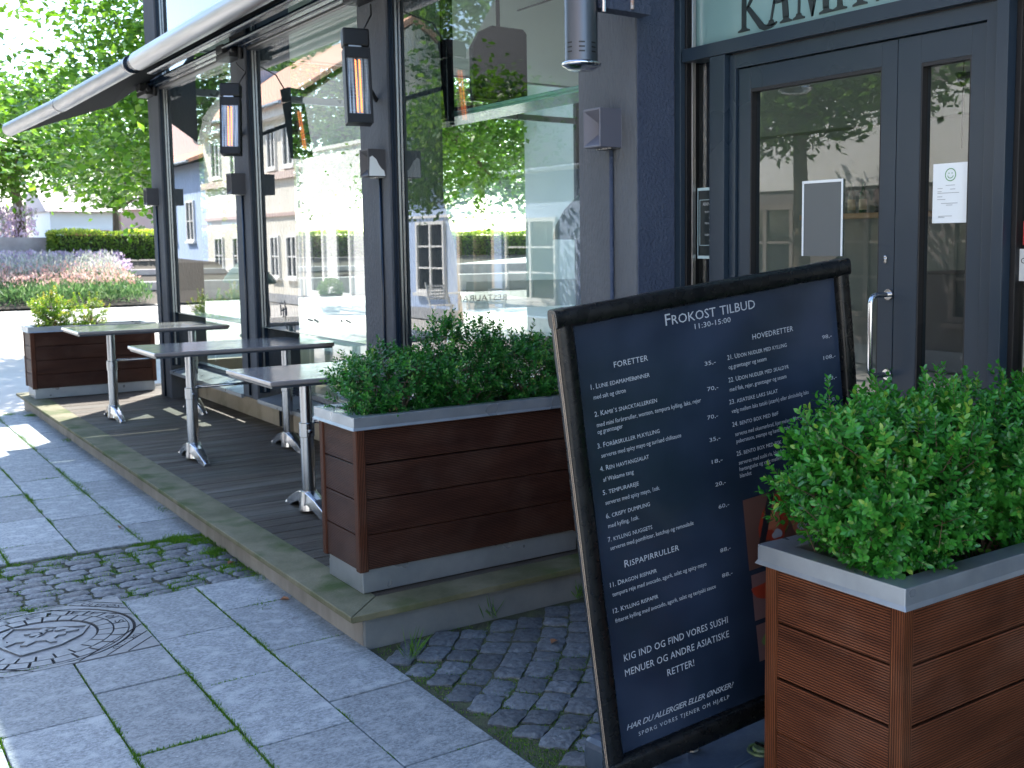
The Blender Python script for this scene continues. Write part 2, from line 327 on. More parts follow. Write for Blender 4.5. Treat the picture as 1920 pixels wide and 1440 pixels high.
offs = {.415: -3.94, .739: -3.54, 1.062: -3.36, 1.386: -2.96}
sb = MB(); srnd = []; joints = []
gap = .006
def slab(x0, x1, y0, y1):
    z = random.uniform(-.0025, .0015); sb.box(x0+gap/2, x1-gap/2, y0+gap/2, y1-gap/2, -.05, z); srnd.append(random.random())
    joints.append((x0, y0, x0, y1)); joints.append((x0, y0, x1, y0))
for y0, y1 in rows:
    o = None
    for k_, v_ in offs.items():
        if abs(k_-y0) < .02: o = v_
    if o is None: o = -3.3-random.random()*.6
    # lower field, right of the cobble band
    x = o + .6*10
    cuts = [-5.19]
    xs = [o + .6*k for k in range(-12, 10)]
    xs = [-5.19] + [a for a in xs if -5.08 < a < 1.5] + [1.5]
    for a, b in zip(xs[:-1], xs[1:]):
        if y0 > .25 and y1 < 1.1 and a < -4.6:     # manhole bay
            if b > -4.5: slab(-4.50, b, y0, y1)
            continue
        slab(a, b, y0, y1)
    # upper field
    x = -6.18 if abs(y0-1.062) > .02 else -6.18
    nx = -6.36 if abs(y0-1.062) < .02 else x - random.uniform(.3, .7)
    while x > -11.9:
        nx = max(nx, -11.9)
        slab(nx, x, y0, y1); x = nx; nx = x - random.uniform(.62, .85)
o = sb.build('paving_slabs', M['slab'], bevel=.004); set_rnd(o, srnd, 8); tag(o, kind='structure')
# cobbles
cb = MB(); crnd = []; ncv = 0; cob_list = []
def stone(cx, cy, l, w, a):
    # l along direction a, w across
    n = 6; ca, sa = math.cos(a), math.sin(a); vs = []; fs = []; ph = random.uniform(0, 9)
    tilt = (random.uniform(-.05,.05), random.uniform(-.05,.05)); zc = random.uniform(-.006,.004)
    sk = random.uniform(-.12,.12)
    for j in range(n):
        for i in range(n):
            u = -1+2*i/(n-1); v = -1+2*j/(n-1)
            e = max(abs(u), abs(v)); rr = 1-.07*(abs(u)*abs(v))**2
            x = u*l/2*rr + sk*v*w/2; y = v*w/2*rr
            x += math.sin(ph+u*3+v*5)*.003; y += math.cos(ph*2+u*4)*.003
            z = zc*.8 + tilt[0]*x*.6 + tilt[1]*y*.6 + (0 if e < .7 else -.001) + (-.006 if e > .95 else 0) + math.sin(ph*3+u*4.3+v*2.7)*.0014+ math.sin(ph*5+u*9+v*8)*.0009
            vs.append((cx+x*ca-y*sa, cy+x*sa+y*ca, z))
    for j in range(n-1):
        for i in range(n-1): k = j*n+i; fs.append((k, k+1, k+n+1, k+n))
    ring = [i for i in range(n)] + [j*n+n-1 for j in range(1,n)] + [(n-1)*n+i for i in range(n-2,-1,-1)] + [j*n for j in range(n-2,0,-1)]
    b = len(vs); vs += [(vs[k][0], vs[k][1], -.05) for k in ring]; m_ = len(ring)
    fs += [(ring[i], b+i, b+(i+1)%m_, ring[(i+1)%m_]) for i in range(m_)]
    cb.add(vs, fs); crnd.append(random.random()); cob_list.append((cx, cy)); return len(vs)
nv = 0
x = -6.13
while x < -5.22:
    w = random.uniform(.078, .098); y = -2.2+random.uniform(0,.1)
    while y < 1.68:
        l = min(random.uniform(.11, .18), 1.70-y)
        if l > .04: nv = stone(x+w/2, y+l/2, l-.010, w-.009, PI/2+random.uniform(-.05,.05))
        y += l
    x += w
ux, uy = -.70, .714; px, py = .714, .70     # row direction and step between rows
for i in range(-8, 34):
    s = random.uniform(0, .1)-1.0
    while s < 3.4:
        l = random.uniform(.10, .16)
        bow = .16*math.sin((s+l/2)*1.4+.6)
        cx = -3.9 + px*i*.112 + ux*(s+l/2) + px*bow; cy = 1.75 + py*i*.112 + uy*(s+l/2) - 1.2 + py*bow
        aa = math.atan2(uy, ux) + .16*1.4*math.cos((s+l/2)*1.4+.6)*-.9
        if cy > 1.775 and cy < 3.1 and cx > -3.93 and cx < 1.4: nv = stone(cx, cy, l-.009, .106, aa+random.uniform(-.06,.06))
        s += l
o = cb.build('cobbles', M['cobble'], smooth=True, autosm=24); set_rnd(o, crnd, nv); tag(o, kind='structure')
# moss and tiny grass in the joints
def noise2(x, y, s): from mathutils import noise as nn; return nn.noise(Vector((x*s, y*s, 3.3)))
P = []; Dd = []; Ln = []; Wd = []
def moss(x, y, h, sx, sy, z=-.014):
    P.append((x+random.gauss(0, sx), y+random.gauss(0, sy), z)); Dd.append((random.gauss(0,.45), random.gauss(0,.45), 1)); Ln.append(h*random.uniform(.6, 1.4)); Wd.append(.0035)
for (x0, y0, x1, y1) in joints:
    L_ = math.hypot(x1-x0, y1-y0); row = abs(y1-y0) < 1e-6
    if y0 < .1 or max(x0, x1) < -12: continue
    for k in range(int(L_*(1500 if x0 > -5.3 else 1000))):
        t = random.random(); x = x0+(x1-x0)*t; y = y0+(y1-y0)*t
        far = x < -5.2 and row and y > 1.2
        n_ = noise2(x, y, 1.6)+.6*noise2(x+5, y, 7)+(.42 if row else .12)+(.25 if far else 0)
        if random.random() < n_*1.5:
            wdt = .0022 + (.006*max(0, n_-.25) if row else .001) + (.007 if far else 0)
            moss(x, y, .013+.008*max(0, n_), *((.002, wdt) if row else (wdt, .002)))
for k in range(120000):
    r_ = random.random()
    if r_ < .6: x = random.uniform(-6.2, -5.17); y = random.uniform(.1, 1.7); bias = -.22+.60*max(0,(y-.75))+(.2 if x > -5.35 else 0)
    else: x = random.uniform(-4, -1.8); y = random.uniform(1.72, 2.9); bias = .05
    if random.random() < (noise2(x, y, 3.1)+noise2(x+9, y, 9)*.8+bias+.1)*1.2: moss(x, y, .016 if r_ < .6 else .012, .003, .003, -.016)
for (cx, cy, n_) in [(-6.12,1.55,1500),(-6.0,1.64,900),(-5.75,1.64,700),(-5.4,1.62,500),(-5.17,1.68,200),(-6.9,1.69,150),(-9.9,1.68,150),(-11.6,1.66,900),(-11.8,1.5,500),(-4.75,1.56,60)]:
    for k in range(n_): moss(cx, cy, .022, .045, .03)
nrm = np.tile([1.,.2,.1], (len(P),1)); 
o = leaf_mesh('moss', P, Dd, nrm, np.array(Ln), np.array(Wd), M['moss'], rng.random(len(P))); tag(o, 'green moss and short grass growing in the paving joints', 'moss', kind='stuff')
# tufts of grass against the deck step
def tuft(x, y, n, h):
    P = np.zeros((n,3))+[x,y,0]; P[:,:2] += rng.normal(0,.012,(n,2)); D_ = rng.normal(0,.45,(n,3)); D_[:,2] = 1; 
    return leaf_mesh('grass_tuft', P, D_, rng.normal(0,1,(n,3)), h*rng.uniform(.4,1.1,n), np.full(n,.005), M['moss'], rng.random(n)*.6)
tag(tuft(-3.74, 1.80, 26, .14), 'taller tuft of grass blades against the deck step by the corner', 'grass tuft', 'grass tufts along the deck step')
tag(tuft(-3.95, 2.28, 18, .12), 'smaller tuft of grass blades farther along the deck step', 'grass tuft', 'grass tufts along the deck step')
tag(tuft(-3.93, 2.72, 20, .09), 'grass tuft at the deck step right beside the menu board edge', 'grass tuft', 'grass tufts along the deck step')
# fallen leaves
for i, (x, y, c) in enumerate([(-5.45,1.62,'brown dry leaf lying among the cobbles by the deck'),(-4.72,1.67,'brown dry leaf on the slabs against the deck step'),(-6.55,1.35,'pale dry leaf lying on the paving slabs'),(-3.55,2.35,'rust brown leaf in the cobble joint beside the deck')]):
    b = MB(); a = random.uniform(0,6)
    pts = [(0,0),(.012,.012),(.03,.014),(.045,0),(.03,-.015),(.012,-.011)]
    b.add([(x+u*math.cos(a)-v*math.sin(a), y+u*math.sin(a)+v*math.cos(a), .004+.012*abs(v)/.015) for u, v in pts], [(0,1,2,3),(0,3,4,5)])
    tag(b.build('fallen_leaf', mk('dry_leaf', (.30,.14,.07), .7)), c, 'leaf', 'fallen leaves')

# ------------------------------------------------------------------ manhole cover
mx0, mx1, my0, my1 = -5.265, -4.505, .300, 1.058; mcx, mcy = (mx0+mx1)/2, (my0+my1)/2
M['iron'] = mk('cast_iron', (.155,.165,.175), .5, .3, c2=(.21,.22,.23), scale=20, noise_rough=.1, bump=.15, bscale=160)
M['irondark'] = mk('iron_recess', (.012,.013,.015), .8, spec=.2)
mh = empty('manhole_cover', (mcx, mcy, 0), 'square cast iron manhole cover with a ring of blocks and a shield emblem', 'manhole cover')
H = .379
b = MB(); b.box(-H, H, -H, H, -.03, -.005); b.build('plate', M['irondark'], mh)
def disc_minus(b, r0, mi=0):   # square plate with round hole, as 4 corner fans
    n = 64; z = .001; vs = []; fs = []
    for k in range(n):
        a = 2*PI*k/n; c, s = math.cos(a), math.sin(a); m_ = H/max(abs(c), abs(s)); vs += [(r0*c, r0*s, z), (m_*c, m_*s, z), (r0*c, r0*s, -.01), (m_*c, m_*s, -.03)]
    for k in range(n):
        a0 = 4*k; a1 = 4*((k+1)%n); fs += [(a0, a0+1, a1+1, a1), (a0+2, a0, a1, a1+2), (a0+1, a0+3, a1+3, a1+1)]
    b.add(vs, fs, mi)
b = MB(); disc_minus(b, .365)
o = b.build('frame', M['iron'], mh)
def sector(b, r0, r1, a0, a1, z0, z1, n=6):
    vs = []; fs = []
    for k in range(n+1):
        a = a0+(a1-a0)*k/n; c, s = math.cos(a), math.sin(a)
        vs += [(r0*c,r0*s,z0),(r1*c,r1*s,z0),(r1*c,r1*s,z1),(r0*c,r0*s,z1)]
    for k in range(n):
        i = 4*k; j = i+4; fs += [(i+3,i+2,j+2,j+3),(i+1,j+1,j+2,i+2),(i,i+3,j+3,j)]
    fs += [(0,1,2,3),(4*n+3,4*n+2,4*n+1,4*n)]; b.add(vs, fs)
b = MB()
sector(b, .340, .352, 0, 2*PI, -.005, .0, 64)
N1 = 24
for k in range(N1):
    a0 = 2*PI*k/N1; g_ = .018
    sector(b, .282, .335, a0+g_, a0+2*PI/N1-g_, -.005, .0015)
    sector(b, .222, .275, a0+g_+.06, a0+2*PI/N1-g_+.06, -.005, .0015)
sector(b, .0, .212, 0, 2*PI, -.005, -.003, 48)
b.build('block_ring', M['iron'], mh)
# shield, tilted relief
def shp(pts, z0, z1, b, rot=math.radians(28), sc=1, off=(0,0)):
    c, s = math.cos(rot), math.sin(rot)
    b.prism([((u*sc+off[0])*c-(v*sc+off[1])*s, (u*sc+off[0])*s+(v*sc+off[1])*c) for u, v in pts], lambda u, v, h: (u, v, h), z0, z1)
b = MB(); sh = [(-.15,.13),(.15,.13),(.155,.02),(.11,-.09),(.0,-.19),(-.11,-.09),(-.155,.02)]
rot = math.radians(62)
for i in range(len(sh)):
    p, q_ = sh[i], sh[(i+1)%len(sh)]; c, s = math.cos(rot), math.sin(rot)
    b.bar((p[0]*c-p[1]*s, p[0]*s+p[1]*c, .0), (q_[0]*c-q_[1]*s, q_[0]*s+q_[1]*c, .0), .012, .008)
b.build('shield', M['iron'], mh)
b = MB()
beast = [(-.12,-.02),(-.09,.005),(-.02,.0),(.03,.02),(.05,.055),(.085,.06),(.09,.035),(.065,.025),(.06,-.01),(.085,-.05),(.06,-.055),(.035,-.03),(.0,-.035),(-.02,-.08),(-.045,-.08),(-.04,-.035),(-.075,-.04),(-.1,-.085),(-.125,-.08),(-.105,-.035)]
shp(beast, -.004, .003, b, rot)
for (u, v) in [(-.06,.075),(-.01,.095),(.05,.105),(-.03,.05),(.095,.085)]:
    shp([(u+.026*math.cos(t)*(1+.25*math.cos(3*t)), v+.02*math.sin(t)*(1+.25*math.cos(3*t))) for t in [k*PI/7 for k in range(14)]], -.004, .003, b, rot)
c, s = math.cos(rot), math.sin(rot)
b.bar((-.02*c-.0*s, -.02*s+0*c, .0), (0*c-.1*s, 0*s+.1*c, .0), .012, .006)
b.build('emblem', M['iron'], mh)
b = MB(); wd = "ULEFOS"
for i, ch in enumerate("ULEFØS"):
    a = math.radians(178-17*i); rr_ = .293
    def fn(u, v, a=a, rr_=rr_):
        x_ = rr_*math.cos(a); y_ = rr_*math.sin(a); tx, ty = math.sin(a), -math.cos(a); return (x_+tx*u+math.cos(a)*v, y_+ty*u+math.sin(a)*v, .0022)
    put_text(b, ch, fn, -.018, 0, .036, .036)
sq = math.sqrt(.5)
def fc(u, v): return (-.245+u*sq*1.0, .235+.0+u*sq, .0016)
put_text(b, "ULEFØS", lambda u, v: (-.345+ (u*sq - v*sq)+.0, .215+(u*sq+v*sq), .0016), 0, .0, .19, .036)
put_text(b, "UK - 10", lambda u, v: (.185+(u*sq+v*sq), .33+(-u*sq+v*sq)-.0, .0016), 0, 0, .17, .034)
b.build('lettering', M['irondark'], mh)
for (cx_, cy_, dx_, dy_) in [(-1,1,1,1),(1,1,1,-1),(1,-1,-1,-1),(-1,-1,-1,1)]:
    b = MB()
    for d_ in (.12, .20, .30): 
        c0 = Vector((cx_*H, cy_*H, .0014)); 
        b.bar((cx_*(H-d_*1.0), cy_*(H-.003), .0012), (cx_*(H-.003), cy_*(H-d_*1.0), .0012), .006, .001)
    b.build('corner_line', M['irondark'], mh)

# ------------------------------------------------------------------ deck
dk = empty('wooden_deck', (-8, 2.3, 0), 'low weathered wooden terrace deck along the restaurant windows', 'deck')
def at(o, r): o.parent = r; o.matrix_parent_inverse = Matrix.Translation(-Vector(r.location)); return o
b = MB(); rn = []
x = -12.25
while x < -4.12:
    b.box(x+.003, min(x+.137, -4.12), 1.83, 3.03, ZD-.025, ZD+random.uniform(-.001,.001)); rn.append(random.random()); x += .14
o = b.build('decking', M['deck'], bevel=.003); set_rnd(o, rn, 8); at(o, dk)
b = MB(); b.prism([(-12.3,1.635),(-3.935,1.635),(-4.13,1.826),(-12.3,1.826)], lambda u,v,h:(u,v,h), ZD-.02, ZD+.006); at(b.build('edge_board', M['deckedge'], bevel=.004), dk)
b = MB(); b.prism([(-3.932,1.637),(-3.932,3.02),(-4.118,3.02),(-4.118,1.829),(-4.1265,1.8285)], lambda u,v,h:(u,v,h), ZD-.02, ZD+.006); at(b.build('edge_board', M['deckedge'], bevel=.004), dk)
b = MB(); b.box(-12.28,-3.985,1.70,1.725,-.03,ZD-.021); at(b.build('fascia', M['fascia'], bevel=.002), dk)
b = MB(); b.box(-3.985,-3.96,1.703,3.0,-.03,ZD-.021); at(b.build('fascia', mk('fascia_grey', (.13,.145,.155), .75, c2=(.17,.185,.19), scale=6, spec=.25), bevel=.002), dk)

# ------------------------------------------------------------------ restaurant building
bd = empty('restaurant_building', (-7, 5, 0), 'dark grey restaurant building with large window bays and glazed entrance', 'building')
def bp(name, mb, mats, bevel=0, smooth=False): return at(mb.build(name, mats, bevel=bevel, smooth=smooth), bd)
def sub(o, p):   # sub-part in world coords under a part
    o.parent = p; o.matrix_parent_inverse = (Matrix.Translation(-Vector(bd.location))).inverted() @ Matrix.Translation(-Vector(bd.location)); return o
CZ = 4.3
cols = [(-11.31,-10.93,0.0),(-8.76,-8.41,.40),(-6.33,-5.93,.40)]
for i, (a, c_, z0) in enumerate(cols):
    b = MB(); b.box(a, c_, 2.785, 3.14, z0, CZ); bp('column', b, M['stucco'], bevel=.006)
b = MB(); b.box(-3.99, -3.575, 2.785, 3.3, -.02, 9); o = bp('column', b, M['stucco'], bevel=.006)
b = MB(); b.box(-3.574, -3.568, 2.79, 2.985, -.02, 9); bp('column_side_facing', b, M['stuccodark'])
b = MB(); b.box(-3.99, 3, 3.10, 3.3, 3.35, 9); bp('upper_wall', b, M['stucco'])
b = MB(); b.box(1.5, 3, 2.8, 3.3, -.02, 9); bp('side_wall', b, M['stucco'])
# window frames beside columns, sills, low wall
for (a, c_, z0) in cols+[(-3.99,-3.575,.4)]:
    for sgn, xe in ((1, c_), (-1, a)):
        if (xe == -3.575) or (xe == -11.31): continue
        f = MB(); f.box(xe, xe+sgn*.012, 2.800, 2.88, .46, CZ, 0); f.box(xe+sgn*.012, xe+sgn*.030, 2.812, 2.87, .46, CZ, 1)
        f.box(xe+sgn*.030, xe+sgn*.034, 2.828, 2.8405, .47, CZ, 2); f.box(xe+sgn*.0302, xe+sgn*.033, 2.818, 2.823, .47, CZ, 3)
        bp('window_frame', f, [M['navy'], M['navy'], M['bead'], M['black']])
bays = [(-10.93,-8.76),(-8.41,-6.33),(-5.93,-3.99)]
for (x0, x1) in bays:
    f = MB(); f.box(x0+.03, x1-.03, 2.99, 3.05, .455, .49); fr = bp('window_rail', f, M['navy']); f = MB(); f.box(x0+.03, x1-.03, 2.840, 3.02, .974, .9785); bp('glass_ledge', f, M['ledge'])
    gmb = MB(); gmb.add([(x0+.03,G,.98),(x1-.03,G,.98),(x1-.03,G,CZ),(x0+.03,G,CZ)], [(0,1,2,3)]); bp('window_pane', gmb, M['glass']); gmb = MB(); gmb.add([(x0+.03,3.02,.49),(x1-.03,3.02,.49),(x1-.03,3.02,.972),(x0+.03,3.02,.972)], [(0,1,2,3)]); bp('window_pane', gmb, M['glass'])
    x1 = min(x1, -4.60)   # stops where the corner planter stands
    s_ = MB(); s_.add([(x0+.03,2.77,.415),(x1-.012,2.77,.415),(x1-.012,3.03,.455),(x0+.03,3.03,.455),(x0+.03,2.77,.385),(x1-.012,2.77,.385),(x1-.012,2.78,.38),(x0+.03,2.78,.38)], [(0,1,2,3),(4,5,1,0),(7,6,5,4),(1,5,6,2),(3,7,4,0),(2,6,7,3)]); bp('window_sill', s_, M['zinc'])
w_ = MB(); w_.box(-10.95, -3.99, 3.035, 3.2, -.02, .40); bp('low_wall', w_, M['wall'], bevel=.004)
p_ = MB(); p_.tube([(-8.57,3.015,.15),(-8.57,3.015,.40)], .012, 10); bp('wall_pipe', p_, M['navy'])
# room: floor, ceiling, walls, gable glazing
b = MB(); b.box(-11.3, 1.5, 3.2, 8.4, -.02, .1); bp('floor', b, mk('floor_boards', (.08,.065,.05), .35, c2=(.11,.09,.07), scale=4))
b = MB(); b.box(-11.3, 1.5, 3.21, 8.4, 3.55, 3.7); bp('ceiling', b, M['ceil'])
for (x0, y0, x1, y1) in [(-5.5,3.4,-10.5,5.2),(-3.5,3.6,-9,7.2)]:
    pass
b = MB(); b.box(-8.2, -5.2, 3.75, 3.77, 3.543, 3.549); b.box(-7.9,-5.3,4.9,4.915,3.54,3.549); bp('ceiling_slot', b, M['black'])
b = MB(); b.box(-11.3, -3.99, 3.22, 8.4, 3.8, 4.3); bp('roof', b, mk('roof_felt', (.06,.06,.06), .9))
b = MB(); b.box(-3.99, 1.5, 3.31, 9.0, 8.8, 9.0); bp('upper_roof', b, mk('roof_felt', (.06,.06,.06), .9))
b = MB(); b.box(-11.3, 1.5, 8.4, 8.6, 0, 4.4); b.box(1.3,1.5,3.3,8.4,.1,3.55); bp('back_wall', b, M['int'])
b = MB(); b.box(-9.0, 1.3, 8.2, 8.4, 2.72, 3.55); bp('bulkhead', b, mk('bulkhead', (.22,.24,.23), .8))
b = MB(); b.box(-6.0, 1.3, 7.3, 8.3, .1, 1.35); bp('bar_counter', b, M['intdark'], bevel=.01)
b = MB(); b.box(-11.33, -11.25, 3.2, 8.4, .0, .46); bp('gable_plinth', b, M['wall'])
for yy in (7.86,):
    b = MB(); b.box(-11.33, -11.27, yy-.03, yy+.03, .46, 3.8); bp('gable_post', b, M['anthracite'])
b = MB(); b.box(-11.32, -11.28, 3.2, 8.4, 3.10, 3.17); b.box(-11.319,-11.281,3.2,8.4,3.53,3.6); bp('gable_transom', b, M['zinc'])
b = MB(); b.add([(-11.3,3.2,.46),(-11.3,8.4,.46),(-11.3,8.4,3.55),(-11.3,3.2,3.55)], [(0,1,2,3)]); bp('gable_pane', b, glassmat('gable_glass', (.93,.97,.95), .5))
mf = bpy.data.materials.new('frosted_band'); mf.use_nodes = True; _t = mf.node_tree; _o = _t.nodes['Material Output']; _tr = _t.nodes.new('ShaderNodeBsdfTransparent'); _mx = _t.nodes.new('ShaderNodeMixShader')
_t.nodes['Principled BSDF'].inputs['Base Color'].default_value = (.55,.62,.58,1); _mx.inputs[0].default_value = .6
_t.links.new(_tr.outputs[0], _mx.inputs[1]); _t.links.new(_t.nodes['Principled BSDF'].outputs[0], _mx.inputs[2]); _t.links.new(_mx.outputs[0], _o.inputs[0])
b = MB(); b.add([(-11.305,6.25,.84),(-11.305,8.0,.84),(-11.305,8.0,1.17),(-11.305,6.25,1.17)], [(0,1,2,3)]); bp('frosted_band', b, mf)
b = MB(); put_text(b, "RESTAURANT", lambda u, v: (-11.296, 6.80-u, .94+v), 0, 0, .78, .075); bp('window_lettering', b, M['ink'])
b = MB(); b.box(-10.9, -4.2, 3.45, 3.85, .70, .735); b.box(-10.9,-4.2,3.80,3.85,.1,.70); bp('window_bench', b, mk('teal_white', (.45,.56,.54), .4), bevel=.005)
b = MB(); b.tube([(-4.05,3.32,2.42),(-7.5,3.32,2.42)], .014, 8); b.box(-7.5,-4.05,3.30,3.55,2.395,2.405); bp('glass_shelf', b, mk('green_glass_edge', (.20,.42,.36), .15, spec=.8))

bs_ = MB()
for (x0_,z0_,x1_,z1_,w_) in [(-7.995,1.165,-7.99,1.085,.010),(-7.975,1.13,-7.96,1.12,.012),(-7.945,1.15,-7.94,1.075,.012),(-7.905,1.20,-7.90,1.06,.010),(-7.925,1.13,-7.87,1.15,.009),(-7.88,1.15,-7.875,1.09,.013),(-7.92,1.03,-7.90,1.01,.012),(-7.885,1.03,-7.87,.985,.014),(-7.45,1.085,-7.35,1.08,.012),(-7.33,1.09,-7.25,1.075,.016),(-6.86,1.11,-6.83,1.10,.016),(-6.78,1.115,-6.69,1.10,.012)]:
    bs_.bar((x0_,2.8425,z0_),(x1_,2.8425,z1_),w_,.001,upv=(0,1,0))
bp('brush_lettering', bs_, M['ink'])
# entrance
AN = M['anthracite']
f = MB()
f.box(-3.565,-3.53,2.985,3.09,-.02,3.35,0); f.box(-3.53,-3.518,3.01,3.08,-.02,3.35,1); f.box(-3.50,-3.493,3.02,3.04,0,3.35,2)
f.box(-3.518,-1.0,2.985,3.09,2.352,2.405,0)            # lintel
f.box(-3.35,-3.262,2.988,3.09,-.02,2.350,0)            # mullion
f.box(-3.258,-3.222,3.012,3.09,-.02,2.345,0); f.box(-3.222,-2.075,3.012,3.09,2.292,2.345,0)
f.box(-2.078,-2.030,3.012,3.09,-.02,2.345,0)
f.box(-2.026,-1.985,2.988,3.09,-.02,2.350,0)
f.box(-3.255,-2.03,3.02,3.04,2.343,2.353,1)
f.box(-1.985,-1.965,3.03,3.08,-.02,2.35,1); f.box(-1.93,-1.924,3.03,3.045,0,2.35,2)
bp('entrance_frame', f, [AN, M['black'], M['bead']], bevel=.0015)
f = MB(); f.add([(-3.518,3.05,2.405),(-1.0,3.05,2.405),(-1.0,3.05,3.35),(-3.518,3.05,3.35)], [(0,1,2,3)]); bp('transom_panel', f, M['frost'])
f = MB(); f.add([(-3.5,3.06,0),(-3.35,3.06,0),(-3.35,3.06,2.35),(-3.5,3.06,2.35)], [(0,1,2,3)]); bp('side_pane', f, M['doorglass']); f = MB(); f.add([(-1.965,3.06,0),(-1.0,3.06,0),(-1.0,3.06,2.35),(-1.965,3.06,2.35)], [(0,1,2,3)]); bp('side_pane', f, M['doorglass'])
# KAMII lettering, hand-drawn serif capitals
b = MB(); ZB = 2.436; CH = .235
fk = lambda u, v, h: (u, h, ZB+v)
def poly(pts): b.prism(pts, fk, 3.0495, 3.046)
def serif(x, w): poly([(x-w/2,0),(x+w/2,0),(x+w/2,.006),(x+.014,.013),(x+.011,.022),(x-.011,.022),(x-.014,.013),(x-w/2,.006)])
def stem(x, w, y0=.02, y1=CH-.02): poly([(x-w/2,y0),(x+w/2,y0),(x+w/2,y1),(x-w/2,y1)]); 
def tops(x, w): poly([(x-w/2,CH),(x+w/2,CH),(x+w/2,CH-.006),(x+.014,CH-.013),(x+.011,CH-.022),(x-.011,CH-.022),(x-.014,CH-.013),(x-w/2,CH-.006)])
serif(-3.213,.066); stem(-3.213,.024); tops(-3.213,.066)
poly([(-3.20,.085),(-3.188,.10),(-3.10,.012),(-3.075,.004),(-3.05,.006),(-3.032,.013),(-3.03,.006),(-3.06,-.008),(-3.10,-.012),(-3.125,-.002)])
poly([(-3.20,.090),(-3.188,.085),(-3.10,.20),(-3.085,CH),(-3.10,CH)]); tops(-3.09,.05)
serif(-3.062,.045); poly([(-3.068,.018),(-3.057,.018),(-3.005,CH),(-3.018,CH)]); poly([(-3.02,CH+.01),(-2.995,CH+.01),(-2.968,.018),(-2.998,.018)]); serif(-2.983,.062); poly([(-3.05,.078),(-2.994,.078),(-2.991,.092),(-3.047,.092)])
serif(-2.917,.06); poly([(-2.922,.018),(-2.911,.018),(-2.905,CH),(-2.918,CH)]); poly([(-2.92,CH),(-2.89,CH),(-2.838,.03),(-2.845,.0),(-2.852,.0)]); poly([(-2.852,.0),(-2.845,.0),(-2.79,CH),(-2.803,CH)])
poly([(-2.803,CH),(-2.778,CH),(-2.768,.018),(-2.796,.018)]); serif(-2.78,.068)
serif(-2.715,.066); stem(-2.715,.024); tops(-2.715,.066)
serif(-2.622,.066); stem(-2.622,.024); tops(-2.622,.066)
poly([(-2.548,0),(-2.538,0),(-2.536,.012),(-2.546,.02),(-2.552,.012)])
bp('sign_lettering', b, mk('sign_black', (.01,.02,.02), .4))
# doors
def door(x0, x1, gx0, gx1, gt, name_z1=2.288):
    f = MB(); Y0, Y1 = 3.025, 3.08
    f.box(x0, gx0, Y0, Y1, .01, name_z1); f.box(gx1, x1, Y0, Y1, .01, name_z1); f.box(gx0, gx1, Y0, Y1, gt, name_z1); f.box(gx0, gx1, Y0, Y1, .01, .28)
    d = bp('door', f, AN, bevel=.0015)
    s_ = MB(); e = .006
    for (a0,a1,z0,z1) in ((gx0,gx0+e,.28,gt),(gx1-e,gx1,.28,gt),(gx0+e,gx1-e,gt-e*2,gt),(gx0+e,gx1-e,.28,.28+e)): s_.box(a0,a1,Y0+.002,Y0+.03,z0,z1)
    sub(s_.build('glazing_bead', M['black']), d)
    s_ = MB(); s_.add([(gx0+e,3.05,.28),(gx1-e,3.05,.28),(gx1-e,3.05,gt),(gx0+e,3.05,gt)], [(0,1,2,3)]); sub(s_.build('door_pane', M['doorglass']), d)
    return d
d1 = door(-3.218,-2.434,-3.15,-2.50,2.205); d2 = door(-2.431,-2.082,-2.335,-2.14,2.195)
h = MB(); hx = -2.450
h.tube([(hx,3.02,1.42),(hx,2.955,1.42),(hx,2.94,1.416),(hx,2.93,1.405),(hx,2.927,1.39),(hx,2.927,1.17),(hx,2.93,1.155),(hx,2.94,1.144),(hx,2.955,1.14),(hx,3.02,1.14)], .0095, 14)
for z in (1.42,1.14): h.tube([(hx,3.0245,z),(hx,3.017,z)], .019, 20)
sub(h.build('door_handle', M['steel'], smooth=False, autosm=40), d1)
h = MB(); h.tube([(-2.466,3.026,1.548),(-2.466,3.018,1.548)], .0075, 16); h.box(-2.471,-2.461,3.017,3.026,1.528,1.546); sub(h.build('lock_cylinder', M['steel'], bevel=.002), d1)
